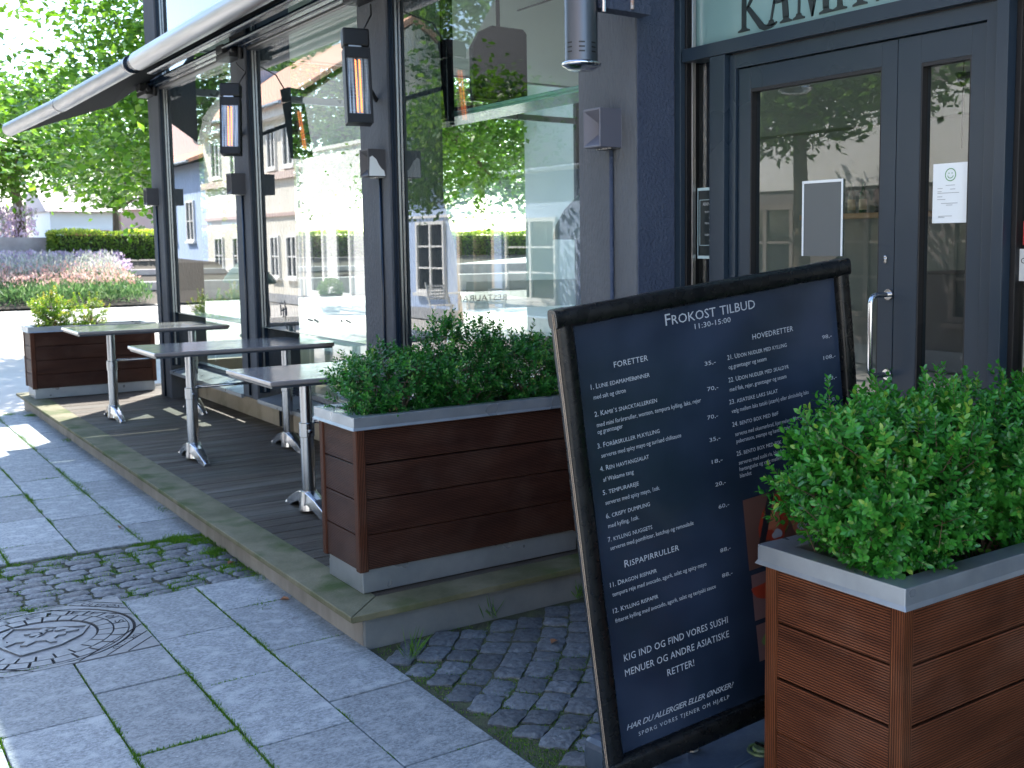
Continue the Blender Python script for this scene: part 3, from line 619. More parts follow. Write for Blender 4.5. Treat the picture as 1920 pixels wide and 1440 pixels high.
#@@PART3
# ------------------------------------------------------------------ planters
def planter(x0, x1, y0, y1, zb, H, wood, post, label, nb=4):
    t = empty('planter', ((x0+x1)/2, (y0+y1)/2, zb), label, 'planter', 'reeded hardwood planters with zinc rims')
    X0, X1, Y0, Y1 = -(x1-x0)/2, (x1-x0)/2, -(y1-y0)/2, (y1-y0)/2
    ph = .10; lip = .055; top = H; bt = H-lip; pw = .042; bh = (bt-ph)/nb
    b = MB(); b.box(X0+.02, X1-.02, Y0+.02, Y1-.02, 0, ph); b.build('plinth', M['zinc'], t, bevel=.003)
    for sx in (X0, X1):
        for sy in (Y0, Y1):
            b = MB(); b.box(sx, sx-math.copysign(pw, sx), sy, sy-math.copysign(pw, sy), ph-.005, bt+.01); b.build('corner_post', post, t, bevel=.005)
    def side(a0, a1, f):
        b = MB()
        for i in range(nb):
            z0 = ph+i*bh; z1 = z0+bh
            # board with a reeded field and a plain chamfered margin
            f(b, z0+.002, z1-.003)
        b.build('side_panel', wood, t, bevel=.0035)
    d = .018; n_ = .006
    side(0, 0, lambda b, z0, z1: b.box(X0+pw, X1-pw, Y0+n_, Y0+n_+d, z0, z1))
    side(0, 0, lambda b, z0, z1: b.box(X0+pw, X1-pw, Y1-n_-d, Y1-n_, z0, z1))
    side(0, 0, lambda b, z0, z1: b.box(X0+n_, X0+n_+d, Y0+pw, Y1-pw, z0, z1))
    side(0, 0, lambda b, z0, z1: b.box(X1-n_-d, X1-n_, Y0+pw, Y1-pw, z0, z1))
    b = MB(); o_ = .018; w_ = .075; ox0, ox1, oy0, oy1 = X0-o_, X1+o_, Y0-o_, Y1+o_
    ix0, ix1, iy0, iy1 = ox0+w_, ox1-w_, oy0+w_, oy1-w_
    def ring(pts):  return pts
    O = [(ox0,oy0),(ox1,oy0),(ox1,oy1),(ox0,oy1)]; O2 = [(a-math.copysign(.003,a), c-math.copysign(.003,c)) for a, c in O]; I = [(ix0,iy0),(ix1,iy0),(ix1,iy1),(ix0,iy1)]
    L0 = [(a, c, top) for a, c in O2]; L1 = [(a, c, top-.004) for a, c in I]; L2 = [(a, c, top-lip+.012) for a, c in O2]; L3 = [(a+math.copysign(.007,a), c+math.copysign(.007,c), top-lip) for a, c in O2]; L4 = [(a, c, top-.11) for a, c in I]; L5 = [(a-math.copysign(.012,a), c-math.copysign(.012,c), top-lip) for a, c in O2]
    vs = L0+L1+L2+L3+L4+L5; fs = []
    for i in range(4):
        j = (i+1) % 4; fs += [(i, j, 4+j, 4+i), (8+i, 8+j, j, i), (12+i, 12+j, 8+j, 8+i), (4+i, 4+j, 16+j, 16+i), (20+i, 20+j, 12+j, 12+i)]
    b.add(vs, fs); b.build('rim', M['zinc'], t, bevel=.0025)
    b = MB(); # soil with a lumpy surface
    nx, ny = 10, 22; vs = []; fs = []
    for j in range(ny+1):
        for i in range(nx+1):
            vs.append((ix0-.01+(ix1-ix0+.02)*i/nx, iy0-.01+(iy1-iy0+.02)*j/ny, top-.085+random.uniform(-.012,.012)))
    for j in range(ny):
        for i in range(nx): k = j*(nx+1)+i; fs.append((k, k+1, k+nx+2, k+nx+1))
    b.add(vs, fs); b.build('soil', M['soil'], t, smooth=True)
    return t
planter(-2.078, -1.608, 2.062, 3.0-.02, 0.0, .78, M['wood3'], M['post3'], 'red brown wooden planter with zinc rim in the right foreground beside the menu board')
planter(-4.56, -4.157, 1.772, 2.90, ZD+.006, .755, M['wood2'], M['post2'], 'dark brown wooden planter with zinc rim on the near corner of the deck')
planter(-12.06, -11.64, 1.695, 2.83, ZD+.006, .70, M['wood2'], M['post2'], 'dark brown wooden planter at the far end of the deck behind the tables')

# ------------------------------------------------------------------ boxwood
def boxwood(name, c, rad, ns, L0, mat, label, group, seed, tall=5, nl=12, tmpl=LEAF_B, soilz=None):
    r = np.random.default_rng(seed); t = empty(name, (c[0], c[1], soilz), label, 'shrub', group)
    P = []; Dv = []; Nn = []; Ln = []; Wd = []; R = []; tw = MB()
    cl = Vector(c)
    n = 0; lump = r.uniform(-1, 1, (9, 3))
    while n < ns:
        d = r.normal(size=3); d /= np.linalg.norm(d)
        lum = 1 + .22*math.sin(3.1*d[0]*2+seed)*math.cos(2.7*d[1]*2+seed*2)+.07*math.sin(7*d[2]+seed)+r.normal()*.04
        q = max(abs(d[0]), abs(d[1]), abs(d[2])); sq = (1/q)**.35     # slightly boxy
        rr = (1-abs(r.normal())*.17) if r.random() < .85 else r.uniform(.35, .9)
        nar = 1 if d[2] > -.1 else 1-.22*min(1, -d[2]-.1+.2)
        p = np.array([d[0]*rad[0]*nar, d[1]*rad[1]*nar, d[2]*rad[2]])*rr*lum*sq+np.array(c)
        if p[2] < soilz+.01: continue
        up_ = .55 + .5*max(0, d[2]); ax = np.array([d[0]*.8, d[1]*.8, d[2]*.35+up_])+r.normal(size=3)*.32; ax /= np.linalg.norm(ax)
        k = nl if n >= tall else nl+5; step = L0*.46
        if n < tall: p = np.array([c[0]+r.uniform(-.7,.7)*rad[0], c[1]+r.uniform(-.85,.85)*rad[1], c[2]+rad[2]*.93]); ax = np.array([r.normal()*.18, r.normal()*.18, 1.]); ax /= np.linalg.norm(ax)
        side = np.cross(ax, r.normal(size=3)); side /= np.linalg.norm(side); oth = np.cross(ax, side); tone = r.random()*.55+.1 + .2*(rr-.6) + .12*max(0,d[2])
        for j in range(k):
            s_ = side if j % 2 == 0 else oth; base = p + ax*step*j*.8; f = j/k
            for sg in (-1, 1):
                dl = s_*sg*(1-.35*f) + ax*(.35+.55*f) + r.normal(size=3)*.15
                P.append(base); Dv.append(dl); Nn.append(ax*1.0 - s_*sg*.6 + r.normal(size=3)*.25); l = L0*(1-.35*f)*r.uniform(.8, 1.2); Ln.append(l); Wd.append(l*.50)
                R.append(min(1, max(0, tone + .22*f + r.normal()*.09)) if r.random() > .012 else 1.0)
        if n % 5 == 0 or n < tall:
            e = p+ax*step*k*.8; tw.tube([tuple(p-ax*.05), tuple(p), tuple(e)], [.0014,.0012,.0006], 4, cap=False)
        n += 1
    for i in range(26):
        a = r.uniform(0, 2*PI); q = r.uniform(.3, .95); e = (c[0]+rad[0]*q*math.cos(a), c[1]+rad[1]*q*math.sin(a), c[2]+rad[2]*r.uniform(-.5,.5)); m_ = (c[0]+(e[0]-c[0])*.35+r.normal()*.02, c[1]+(e[1]-c[1])*.35+r.normal()*.02, soilz+.4*(e[2]-soilz))
        tw.tube([(c[0]+r.normal()*.02, c[1]+r.normal()*.04, soilz-.02), m_, e], [.007,.0045,.002], 5)
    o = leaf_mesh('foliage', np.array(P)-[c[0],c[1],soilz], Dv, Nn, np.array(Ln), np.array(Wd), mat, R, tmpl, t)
    o2 = tw.build('stems', M['twig'], t, smooth=True); o2.matrix_parent_inverse = Matrix.Translation((-c[0], -c[1], -soilz))
    return t
g3 = 'boxwood shrubs in the foreground planter'; g2 = 'boxwood shrubs in the corner deck planter'
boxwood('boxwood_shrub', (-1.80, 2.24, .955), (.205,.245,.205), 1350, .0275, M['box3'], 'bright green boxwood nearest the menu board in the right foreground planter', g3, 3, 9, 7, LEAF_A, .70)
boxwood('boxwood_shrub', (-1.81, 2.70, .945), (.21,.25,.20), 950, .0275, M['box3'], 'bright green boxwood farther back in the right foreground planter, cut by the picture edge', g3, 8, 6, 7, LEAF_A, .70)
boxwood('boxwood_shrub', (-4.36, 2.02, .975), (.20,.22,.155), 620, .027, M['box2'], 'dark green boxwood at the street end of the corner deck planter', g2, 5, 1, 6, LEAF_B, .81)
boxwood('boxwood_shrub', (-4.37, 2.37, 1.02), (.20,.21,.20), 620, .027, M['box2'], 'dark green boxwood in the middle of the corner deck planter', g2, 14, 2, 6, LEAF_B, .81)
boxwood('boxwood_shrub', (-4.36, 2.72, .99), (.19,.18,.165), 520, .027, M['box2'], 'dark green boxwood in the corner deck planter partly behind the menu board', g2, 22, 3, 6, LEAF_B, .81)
boxwood('boxwood_shrub', (-11.86, 1.93, .97), (.17,.17,.15), 260, .030, M['box1'], 'dense green shrub at the street end of the far deck planter', 'shrubs in the far planter', 31, 4, 6, LEAF_B, .77)
boxwood('boxwood_shrub', (-11.86, 2.27, .93), (.16,.15,.12), 120, .030, M['box1'], 'sparse yellowing shrub in the far deck planter', 'shrubs in the far planter', 37, 5, 6, LEAF_B, .77)
# weed with lobed leaves in the foreground planter
wd_ = empty('maple_seedling', (-1.72, 2.12, .70), 'small lobed maple seedling leaves at the near corner of the foreground planter', 'seedling')
for (x, y, z, s_, a) in [(-1.68,2.11,.775,.036,.3),(-1.745,2.105,.79,.038,1.4),(-1.80,2.125,.77,.034,2.2),(-1.70,2.16,.80,.032,.9)]:
    b = MB(); pts = []
    for k in range(20):
        th = 2*PI*k/20; r_ = s_*(.62+.38*abs(math.cos(2.5*th))); pts.append((r_*math.cos(th), r_*math.sin(th)))
    tl = Matrix.Rotation(a, 4, 'Z') @ Matrix.Rotation(.75, 4, 'X'); vs = [Vector((x-(-1.72), y-2.12, z-.70)) + (tl @ Vector((u, v, .3*(u*u+v*v)/s_)).to_3d()) for u, v in pts] + [Vector((x+1.72, y-2.12, z-.70))]
    b.add(vs, [(i, (i+1)%20, 20) for i in range(20)]); b.tube([(0,0,0), (x+1.72, y-2.12, z-.70)], .0012, 5); b.build('leaf', mk('seedling_leaf', (.05,.17,.04), .4), wd_)

# ------------------------------------------------------------------ bistro tables on the deck
def make_table():
    t = empty('bar_table', (0,0,ZD), 'x', 'table', 'long tables on the deck')
    b = MB(); b.box(-.36,.36,-.605,.605,.757,.782); tp = b.build('tabletop', M['table'], t, bevel=.007, seg=3)
    b = MB(); b.box(-.348,.348,-.593,.593,.745,.7568); b.build('underframe', M['tabledge'], t)
    for y in (-.29, .38):
        b = MB(); b.tube([(0,y,.05),(0,y,.45)], .037, 24); b.tube([(0,y,.43),(0,y,.745)], .0315, 24)
        c_ = b.build('column', M['leg'], t, autosm=40, smooth=True)
        b = MB(); b.tube([(0,y,.42),(0,y,.50)], .0415, 24); b.tube([(.04,y,.455),(.06,y,.455)], .012, 10); b.build('collar', M['leg'], t, bevel=.003)
        b = MB()
        # two swept feet and a hub
        for sg in (-1, 1):
            prof = [(.0,.125,.045),(.06,.116,.043),(.14,.094,.036),(.22,.062,.029),(.285,.034,.024),(.31,.016,.020)]; vs = []; fs = []
            for (u, zt, hw) in prof:
                zb_ = max(0.0, zt-.060) if u < .26 else 0.0
                if u == 0: zb_ = .03
                vs += [(sg*u, y-hw, zb_), (sg*u, y-hw*.8, zt-.006), (sg*u, y-hw*.35, zt), (sg*u, y+hw*.35, zt), (sg*u, y+hw*.8, zt-.006), (sg*u, y+hw, zb_)]
            n = 6
            for i in range(len(prof)-1):
                for k in range(n): k2 = (k+1)%n; q = (i*n+k, i*n+k2, (i+1)*n+k2, (i+1)*n+k); fs.append(q if sg > 0 else q[::-1])
            fs.append(tuple((len(prof)-1)*n+k for k in range(n)) if sg < 0 else tuple((len(prof)-1)*n+k for k in range(n))[::-1])
            b.add(vs, fs)
        b.tube([(0,y,.012),(0,y,.06),(0,y,.12)], [.058,.052,.044], 20)
        b.build('foot', M['cast'], t, bevel=.003)
    b = MB(); b.tube([(0,-.25,.50),(0,.34,.50)], .010, 10); b.build('crossbar', M['leg'], t, smooth=True)
    return t
tb = make_table(); tb.location = (-7.66, 2.37, ZD)
tb['label'] = 'middle of the three grey topped deck tables, between the other two'
for (x, y, l) in [(-9.93, 2.345, 'farthest of the three grey topped deck tables, next to the far planter'), (-5.72, 2.445, 'nearest of the three grey topped deck tables, partly behind the corner planter')]:
    c_ = copy_tree(tb); c_.location = (x, y, ZD); c_['label'] = l

# ------------------------------------------------------------------ patio heaters, wall lamps, awning, flue
M['glow'] = mk('heater_glow', (.5,.15,.05), .5, emis=(1,.28,.08), estr=.75)
M['hblack'] = mk('heater_black', (.010,.011,.012), .45, spec=.3)
M['refl'] = mk('heater_reflector', (.05,.05,.05), .34, 1.0, c2=(.48,.45,.42), scale=3, stretch=(26,1,.6), contrast=(.42,.60))
def heater(loc, rz, tilt, label, wall):
    t = empty('patio_heater', loc, label, 'heater', 'electric heaters on the window columns'); t.rotation_euler = (tilt, 0, rz)
    # local: y- is the front, z up, width .165, height .53
    w, h_, d = .071, .265, .045
    b = MB(); b.box(-w, w, -d+.01, d, -h_, h_-.11); b.build('housing', M['hblack'], t, bevel=.006)
    b = MB(); b.box(-w-.002, w+.002, -d, d, h_-.10, h_); b.build('control_cap', M['hblack'], t, bevel=.010)
    b = MB(); b.box(-.045, .025, -d-.002, -d+.01, h_-.108, h_-.100); b.build('badge', M['bead'], t)
    b = MB()
    for (x0, x1, z0, z1) in ((-w,-w+.012,-h_,h_-.11),(w-.012,w,-h_,h_-.11),(-w+.012,w-.012,-h_,-h_+.05),(-w+.012,w-.012,h_-.17,h_-.11)): b.box(x0, x1, -d-.012, -d+.012, z0, z1)
    b.build('front_frame', M['hblack'], t, bevel=.002)
    b = MB(); b.box(-w+.0125, w-.0125, -d+.002, -d+.0095, -h_+.05, h_-.17); b.build('reflector', M['refl'], t)
    b = MB(); n = 40
    for x_ in (-.012, .010):
        pts = []
        for k in range(140):
            z = -h_+.06+(2*h_-.24)*k/139; pts.append((x_+.004*math.cos(k*1.3), -d-.001+.002*math.sin(k*1.3), z))
        b.tube(pts, .0026, 5)
    b.build('heating_coil', M['glow'], t)
    b = MB()
    for k in range(7): x_ = -.052+.104*k/6; b.bar((x_, -d-.009, -h_+.05), (x_, -d-.009, h_-.17), .0014, .0014)
    for k in range(16): z = -h_+.065+(2*h_-.245)*k/15; b.bar((-w+.012, -d-.0095, z), (w-.012, -d-.0095, z), .0010, .0010)
    b.build('guard_grille', M['steel'], t)
    b = MB(); wl = Vector(wall)-Vector(loc); R_ = (Matrix.Rotation(rz,3,'Z') @ Matrix.Rotation(tilt,3,'X')).inverted(); q = R_ @ wl
    b.tube([(w*.6, .03, .0), tuple(q)], .014, 8); b.build('bracket_arm', M['hblack'], t)
    b = MB(); q2 = R_ @ (wl+Vector((0,-.02,.55))); b.tube([(w*.5,.02,h_-.02),(w+.03,.03,h_+.10),tuple(q2*.7+Vector((.03,0,.1))),tuple(q2)], .005, 6); b.build('power_cable', M['black'], t, smooth=True)
    return t
heater((-5.78, 2.535, 2.535), math.radians(76), math.radians(-7), 'black electric heater with glowing coils on the third column, nearest the door', (-6.08, 2.785, 2.46))
heater((-8.20, 2.60, 2.535), math.radians(62), math.radians(-9), 'black electric heater with glowing coils on the second column, in the middle of the windows', (-8.55, 2.785, 2.46))
M['lamp'] = mk('lamp_grey', (.045,.045,.05), .5); M['lamp2'] = mk('lamp_lilac_grey', (.095,.098,.125), .45)
def walllamp(x, label, mat, peel=False, big=False):
    t = empty('wall_lamp', (x, 2.785, 2.085), label, 'wall lamp', 'cube wall lamps on the columns')
    w, h_, d = .06, .08, .11
    b = MB(); b.box(-w, w, -d, 0, -h_, h_) if False else None
    # cube with a pyramid recess on the street face
    o = [(-w,-h_),(w,-h_),(w,h_),(-w,h_)]; i_ = [(-w*.25,-h_*.3),(w*.25,-h_*.3),(w*.25,h_*.3),(-w*.25,h_*.3)]
    vs = [(a,0,c) for a, c in o]+[(a,-d,c) for a, c in o]+[(a*.9,-d,c*.9) for a, c in o]+[(a,-d+.045,c) for a, c in i_]
    fs = [(0,1,2,3)]+[(k, (k+1)%4+0, (k+1)%4+4, k+4) for k in range(4)]+[(k+4,(k+1)%4+4,(k+1)%4+8,k+8) for k in range(4)]+[(k+8,(k+1)%4+8,(k+1)%4+12,k+12) for k in range(4)]+[(12,13,14,15)]
    b.add(vs, fs); b.build('housing', mat, t, bevel=.0015)
    b = MB(); b.box(-w*.9, w*.9, -.05, -.002, -h_-.006, -h_-.0005); b.build('bottom_glass', M['refl'], t)
    b = MB(); b.tube([(0.0,-.010,-h_-.006),(0.0,-.010,-2.10 if x < -10 or big else -1.66)], .009, 10); b.build('cable_conduit', M['stuccodark'] if big else M['navy'], t, smooth=True)
    if peel:
        b = MB(); pts = [(-.100,.03),(-.085,.04),(-.06,.02),(-.045,-.01),(-.03,-.03),(-.012,-.045),(-.006,-.075),(-.106,-.077)]
        b.prism(pts, lambda u, v, h: (h, u, v), w+.0005, w+.002); b.build('peeled_patch', M['paper'], t)
    return t
walllamp(-11.12, 'dark cube wall lamp on the farthest column, beside the tree', M['lamp'])
walllamp(-8.56, 'dark cube wall lamp on the second column under the farther heater', M['lamp'])
walllamp(-6.035, 'cube wall lamp with a white peeled patch on the third column under the nearer heater', M['lamp'], True)
walllamp(-3.735, 'lilac grey cube wall lamp on the wide column beside the entrance', M['lamp2'], big=True)
fl = empty('steel_canister', (-3.50, 2.46, 2.30), 'grey steel cylinder with vent slots hung by brackets from the wide column', 'canister')
b = MB(); b.tube([(0,0,0),(0,0,1.1)], .064, 40); b.build('cylinder', mk('satin_steel', (.10,.11,.13), .36, .85, noise_rough=.05, stretch=(1,1,.1)), fl, smooth=True, autosm=40)
b = MB(); b.lathe([(.0,-.028),(.05,-.028),(.066,-.018),(.076,-.012),(.078,-.004),(.070,.002),(.064,.003)], n=40); b.build('flange', M['steel'], fl, smooth=True)
b = MB()
for a0 in (-2.35,-1.55,-.75, .05):
    for z in (.035,.052,.069):
        sector_v = []
        for k in range(6):
            a = a0+.36*k/5; sector_v += [(.0646*math.cos(a), .0646*math.sin(a), z-.0028), (.0646*math.cos(a), .0646*math.sin(a), z+.0028)]
        b.add(sector_v, [(2*k, 2*k+2, 2*k+3, 2*k+1) for k in range(5)])
b.build('vent_slots', M['black'], fl)
b = MB(); b.box(-.02,.06,.055,.30,.205,.30); b.build('bracket', M['stuccodark'], fl, bevel=.004)
b = MB(); b.tube([(.06,.065,.19),(.06,.065,.40)], .010, 10); b.build('hinge_pin', M['steel'], fl); b = MB(); b.tube([(.065,.20,.215),(.065,.20,.29)], .008, 8); b.build('hinge_pin', mk('rusty_pin', (.35,.16,.08), .6, .6, c2=(.5,.5,.5), scale=30), fl)

aw = empty('awning', (-7, 2.6, 3.1), 'retracted dark grey awning with long round aluminium front tube above the deck', 'awning')
def ap(name, mb, mat, **k): o = mb.build(name, mat, aw, **k); o.matrix_parent_inverse = Matrix.Translation((7,-2.6,-3.1)); return o
rt_ = .079
P0 = Vector((-2.0,2.42,3.205)); P1 = Vector((-10.05,2.42,3.195)); P1b = Vector((-10.25,2.41,3.19)); P2 = Vector((-12.0,2.14,3.01)); P3 = Vector((-13.3,1.86,2.865))
b = MB(); b.tube([P0, P1], rt_, 40); ap('front_tube', b, M['alu'], smooth=True, autosm=40)
b = MB(); b.tube([P1b, P2], rt_*.94, 40); ap('front_tube', b, M['alu'], smooth=True, autosm=40)
b = MB(); b.tube([P2+Vector((-.02,-.005,0)), P3], rt_*.90, 40); ap('front_tube', b, M['alu'], smooth=True, autosm=40)
b = MB(); b.tube([P1+Vector((.02,0,0)), P1b-Vector((.02,0,0))], rt_*.80, 24); b.tube([P1b+Vector((.03,0,0)), P1b-Vector((.015,0,0))], rt_*1.02, 32); ap('coupling', b, M['navy']); b = MB(); b.tube([P2+Vector((.02,0,0)), P2-Vector((.03,0,0))], rt_*.955, 32); ap('coupling', b, M['navy'])
M['rail'] = mk('rail_alu', (.17,.165,.16), .4, .7)
M['fabric'] = mk('awning_fabric', (.010,.011,.013), .85, spec=.1, bump=.1, bscale=80)
b = MB(); b.add([(-2,2.44,3.14),(-10.1,2.44,3.13),(-10.1,2.84,3.28),(-2,2.84,3.28),(-2,2.44,3.28),(-10.1,2.44,3.28)], [(0,1,2,3),(4,5,1,0),(5,4,3,2),(1,5,2)])
b.add([(-10.1,2.43,3.13),(-12.0,2.16,2.95),(-13.2,1.90,2.81),(-12.2,2.65,3.05),(-10.1,2.84,3.28),(-10.1,2.43,3.2),(-12.0,2.16,3.02),(-13.2,1.9,2.88)], [(0,1,3,4),(1,2,3),(5,4,3,6),(6,3,7),(0,5,6,1),(1,6,7,2)])
ap('cover', b, M['fabric'])
for (y, z, r_) in ((2.56,3.125,.022),(2.70,3.115,.020)):
    b = MB(); b.bar((-2.5,y,z+.012),(-10.2,y,z+.004),.055,.035); ap('folding_arm', b, M['navy'], bevel=.006)
    b = MB(); b.tube([(-2.5,y-.035,z),(-10.2,y-.035,z-.006)], .005, 6); ap('arm_cable', b, M['bead'])
for x0, x1 in ((-11.2,-8.75),(-8.45,-6.3),(-5.95,-3.0)):
    b = MB(); b.box(x0, x1, 2.80, 2.86, 3.085, 3.135); ap('wall_rail', b, M['rail'], bevel=.008)
    b = MB(); b.box(x0+.02, x1-.02, 2.74, 2.79, 3.10, 3.17); ap('wall_profile', b, M['navy'], bevel=.006)
for xc in (-11.1,-8.6,-6.12):
    b = MB(); b.box(xc-.17, xc+.16, 2.68, 2.86, 3.035, 3.075); b.tube([(xc-.17,2.72,3.05),(xc+.2,2.70,3.08)], .018, 10); b.box(xc-.1,xc+.05,2.66,2.78,3.075,3.14); b.tube([(xc+.17,2.76,3.02),(xc+.17,2.76,3.12)], .02, 10); ap('mounting_bracket', b, M['black'], bevel=.005)

# ------------------------------------------------------------------ menu board
O_ = Vector((-2.3333,1.5832,1.397)); U_ = Vector((.1011,.9876,.12)); V_ = Vector((.0119,.1194,-.9928)); Z_ = U_.cross(-V_)
Ms = Matrix(((U_.x,-V_.x,Z_.x,O_.x),(U_.y,-V_.y,Z_.y,O_.y),(U_.z,-V_.z,Z_.z,O_.z),(0,0,0,1)))
sg = empty('menu_board', mat=Ms, label='large tilted black framed pavement menu board listing lunch dishes in white lettering', cat='menu board')
PW, PH = .9404, 1.236
mp_ = mk('poster_print', (.008,.014,.028), .26, c2=(.024,.036,.064), scale=1.6, detail=3, spec=.40, bump=.35, bscale=5, c3=(.008,.016,.022), s3=1.1)
nx, ny = 24, 30; b = MB(); vs = []; fs = []
from mathutils import noise as _nz
def pz(u, v): return .0035*_nz.noise(Vector((u*2.1, v*3.7, 1.7))) + .0012*_nz.noise(Vector((u*9, v*14+u*8, 4.2)))
for j in range(ny+1):
    for i in range(nx+1): u = PW*i/nx; v = PH*j/ny; vs.append((u, -v, pz(u, v)))
for j in range(ny):
    for i in range(nx): k = j*(nx+1)+i; fs.append((k, k+nx+1, k+nx+2, k+1))
b.add(vs, fs); b.build('poster', mp_, sg, smooth=True); poster = sg.children[0]
b = MB(); b.box(-.02,PW+.02,-PH-.02,.02,-.03,-.008); b.build('backing_panel', M['black'], sg)
M['rubber'] = mk('black_frame_plastic', (.003,.0035,.004), .28, c2=(.006,.006,.006), scale=18, noise_rough=.06, spec=.4, bump=.08, bscale=14)
def rbar(p, q, w, d, name):
    a = Vector(p); c = Vector(q); b = MB(); n = 16; L_ = (c-a).length; dd = (c-a).normalized(); sd = dd.cross(Vector((0,0,1))); vs = []; fs = []; K = 10
    for k in range(K+1):
        t_ = k/K; ctr = a+(c-a)*t_
        for i in range(n):
            th = 2*PI*i/n; cx = math.copysign(abs(math.cos(th))**.55, math.cos(th)); cy = math.copysign(abs(math.sin(th))**.55, math.sin(th))
            wob = 1+.035*math.sin(k*2.1+i*.8)*(0 < k < K)
            vs.append(ctr + sd*(cx*w/2*wob) + Vector((0,0,1))*(cy*d/2*wob))
    for k in range(K):
        for i in range(n): i2 = (i+1)%n; fs.append((k*n+i, k*n+i2, (k+1)*n+i2, (k+1)*n+i))
    fs.append(tuple(range(n))); fs.append(tuple(K*n+i for i in range(n))[::-1]); b.add(vs, fs); return b.build(name, M['rubber'], sg, smooth=True, autosm=50)
fw_, fd_ = .052, .050; e = .015
rbar((-.042,-.0+e,.006),(PW+.035,-.0+e,.006), fw_, fd_, 'frame_rail'); rbar((-.040,-PH-e-.01,.006),(PW+.035,-PH-e-.01,.006), fw_+.015, fd_, 'frame_rail')
rbar((-e,.04,.004),(-e,-PH-.045,.004), fw_, fd_-.003, 'frame_rail'); rbar((PW+e-.004,.04,.004),(PW+e-.004,-PH-.045,.004), fw_-.008, fd_-.003, 'frame_rail')
b = MB()
for z_ in (.010,.018): b.bar((-.0425,.03,z_),(-.0425,-PH-.03,z_),.0016,.0016)
b.build('edge_trim', mk('tan_trim', (.40,.30,.22), .5), sg)
TEXT = [
("Frokost tilbud","T",.3057,.0582,.3136),("11:30-15:00","t",.4008,.0834,.1259),("FORETTER","H",.1295,.1434,.1081),("1. Lune edamamebønner","I",.0513,.1888,.1866),("med salt og citron","D",.0559,.2169,.1007),
("2. Kamii`s snacktallerken","I",.0526,.2636,.1997),("med mini forårsruller, wonton, tempura kylling, laks, rejer","D",.0554,.2926,.343),("og grøntsager","D",.0546,.3116,.0802),
("3. Forårsruller m.kylling","I",.0496,.3504,.2008),("serveres med spicy mayo og sur/sød chilisauce","D",.0582,.378,.2615),("4. Ren havtangsalat","I",.0496,.4143,.1574),("af Wakame tang","D",.0553,.4445,.0972),
("5. tempurareje","I",.0494,.4806,.1151),("serveres med spicy mayo, 1stk.","D",.0541,.5095,.1768),("6. crispy dumpling","I",.0509,.5472,.142),("med kylling, 1stk.","D",.0541,.575,.0991),
("7. kylling nuggets","I",.0488,.6138,.1436),("serveres med pomfritter, ketchup og remoulade","D",.0533,.6384,.2774),("Rispapirruller","R",.0915,.6987,.1815),("11. Dragon rispapir","I",.0394,.7418,.1533),
("tempura reje med avocado, agurk, salat og spicy mayo","D",.0434,.7696,.317),("12. Kylling rispapir","I",.0395,.8173,.1487),("friteret kylling med avocado, agurk, salat og teriyaki sauce","D",.0431,.846,.3428),
("KIG IND OG FIND VORES SUSHI","K",.056,.9636,.3609),("MENUER OG ANDRE ASIATISKE","K",.0534,1.0076,.3629),("RETTER!","K",.1902,1.0536,.0943),("HAR DU ALLERGIER ELLER ØNSKER?","Q",.0393,1.1645,.3749),("SPØRG VORES TJENER OM HJÆLP","S",.0752,1.1943,.3184),
("HOVEDRETTER","H",.5995,.1476,.153),("21. Udon nudler med kylling","I",.5025,.1903,.2213),("og grøntsager og sesam","D",.5037,.2174,.1402),("22. Udon nudler med skaldyr","I",.5002,.256,.2243),("med fisk, rejer, grøntsager og sesam","D",.5017,.2833,.2111),
("23. asiatiske laks salat","I",.4964,.3205,.1793),("vælg mellem laks tataki (stærk) eller almindelig laks","D",.5018,.3476,.292),("24. bento box med bøf","I",.4995,.3876,.1708),("serveres med oksemørbrad, hjemmelavet friterede","D",.5068,.4171,.2619),
("pebersauce, svampe og havtangsalat","D",.5088,.4387,.2036),("25. bento box med fisk","I",.5053,.4765,.1675),("serveres med sushi ris, blandet","D",.5105,.504,.1701),("havtangsalat og vælg mellem laks","D",.5105,.5235,.1859),("blandet","D",.5098,.5431,.0417),
("98,-","P",.8645,.1923,.038),("108,-","P",.8635,.2562,.0485),("118,-","P",.8622,.3223,.0485),("158,-","P",.8605,.3894,.0485),("35,-","P",.4224,.1926,.038),("70,-","P",.424,.2667,.038),("70,-","P",.4147,.3484,.038),
("35,-","P",.4149,.4142,.038),("18,-","P",.4152,.4791,.038),("20,-","P",.4189,.5478,.038),("60,-","P",.4225,.6154,.038),("88,-","P",.4129,.7454,.038),("88,-","P",.4115,.8224,.038)]
ST = {'T':(.034,True,0,1),'t':(.0155,False,0,1.02),'H':(.0165,False,0,1.05),'I':(.0145,True,0,1),'D':(.0128,False,0,1),'R':(.0215,True,0,1.05),'K':(.0215,False,0,1.05),'Q':(.0175,False,.35,.9),'S':(.0125,False,0,1.3),'P':(.0120,False,0,1)}
b = MB()
for body, s_, x, y, w in TEXT:
    cap, sc_, shr, sp = ST[s_]
    put_text(b, body, lambda u, v: (u, -y+(v-0)*1.0, pz(u, y)+.0022), x, 0, w, cap, sc_, shr, sp, res=2)
lt = b.build('menu_lettering', mk('menu_white', (.36,.39,.43), .5), sg)
lt.parent = poster
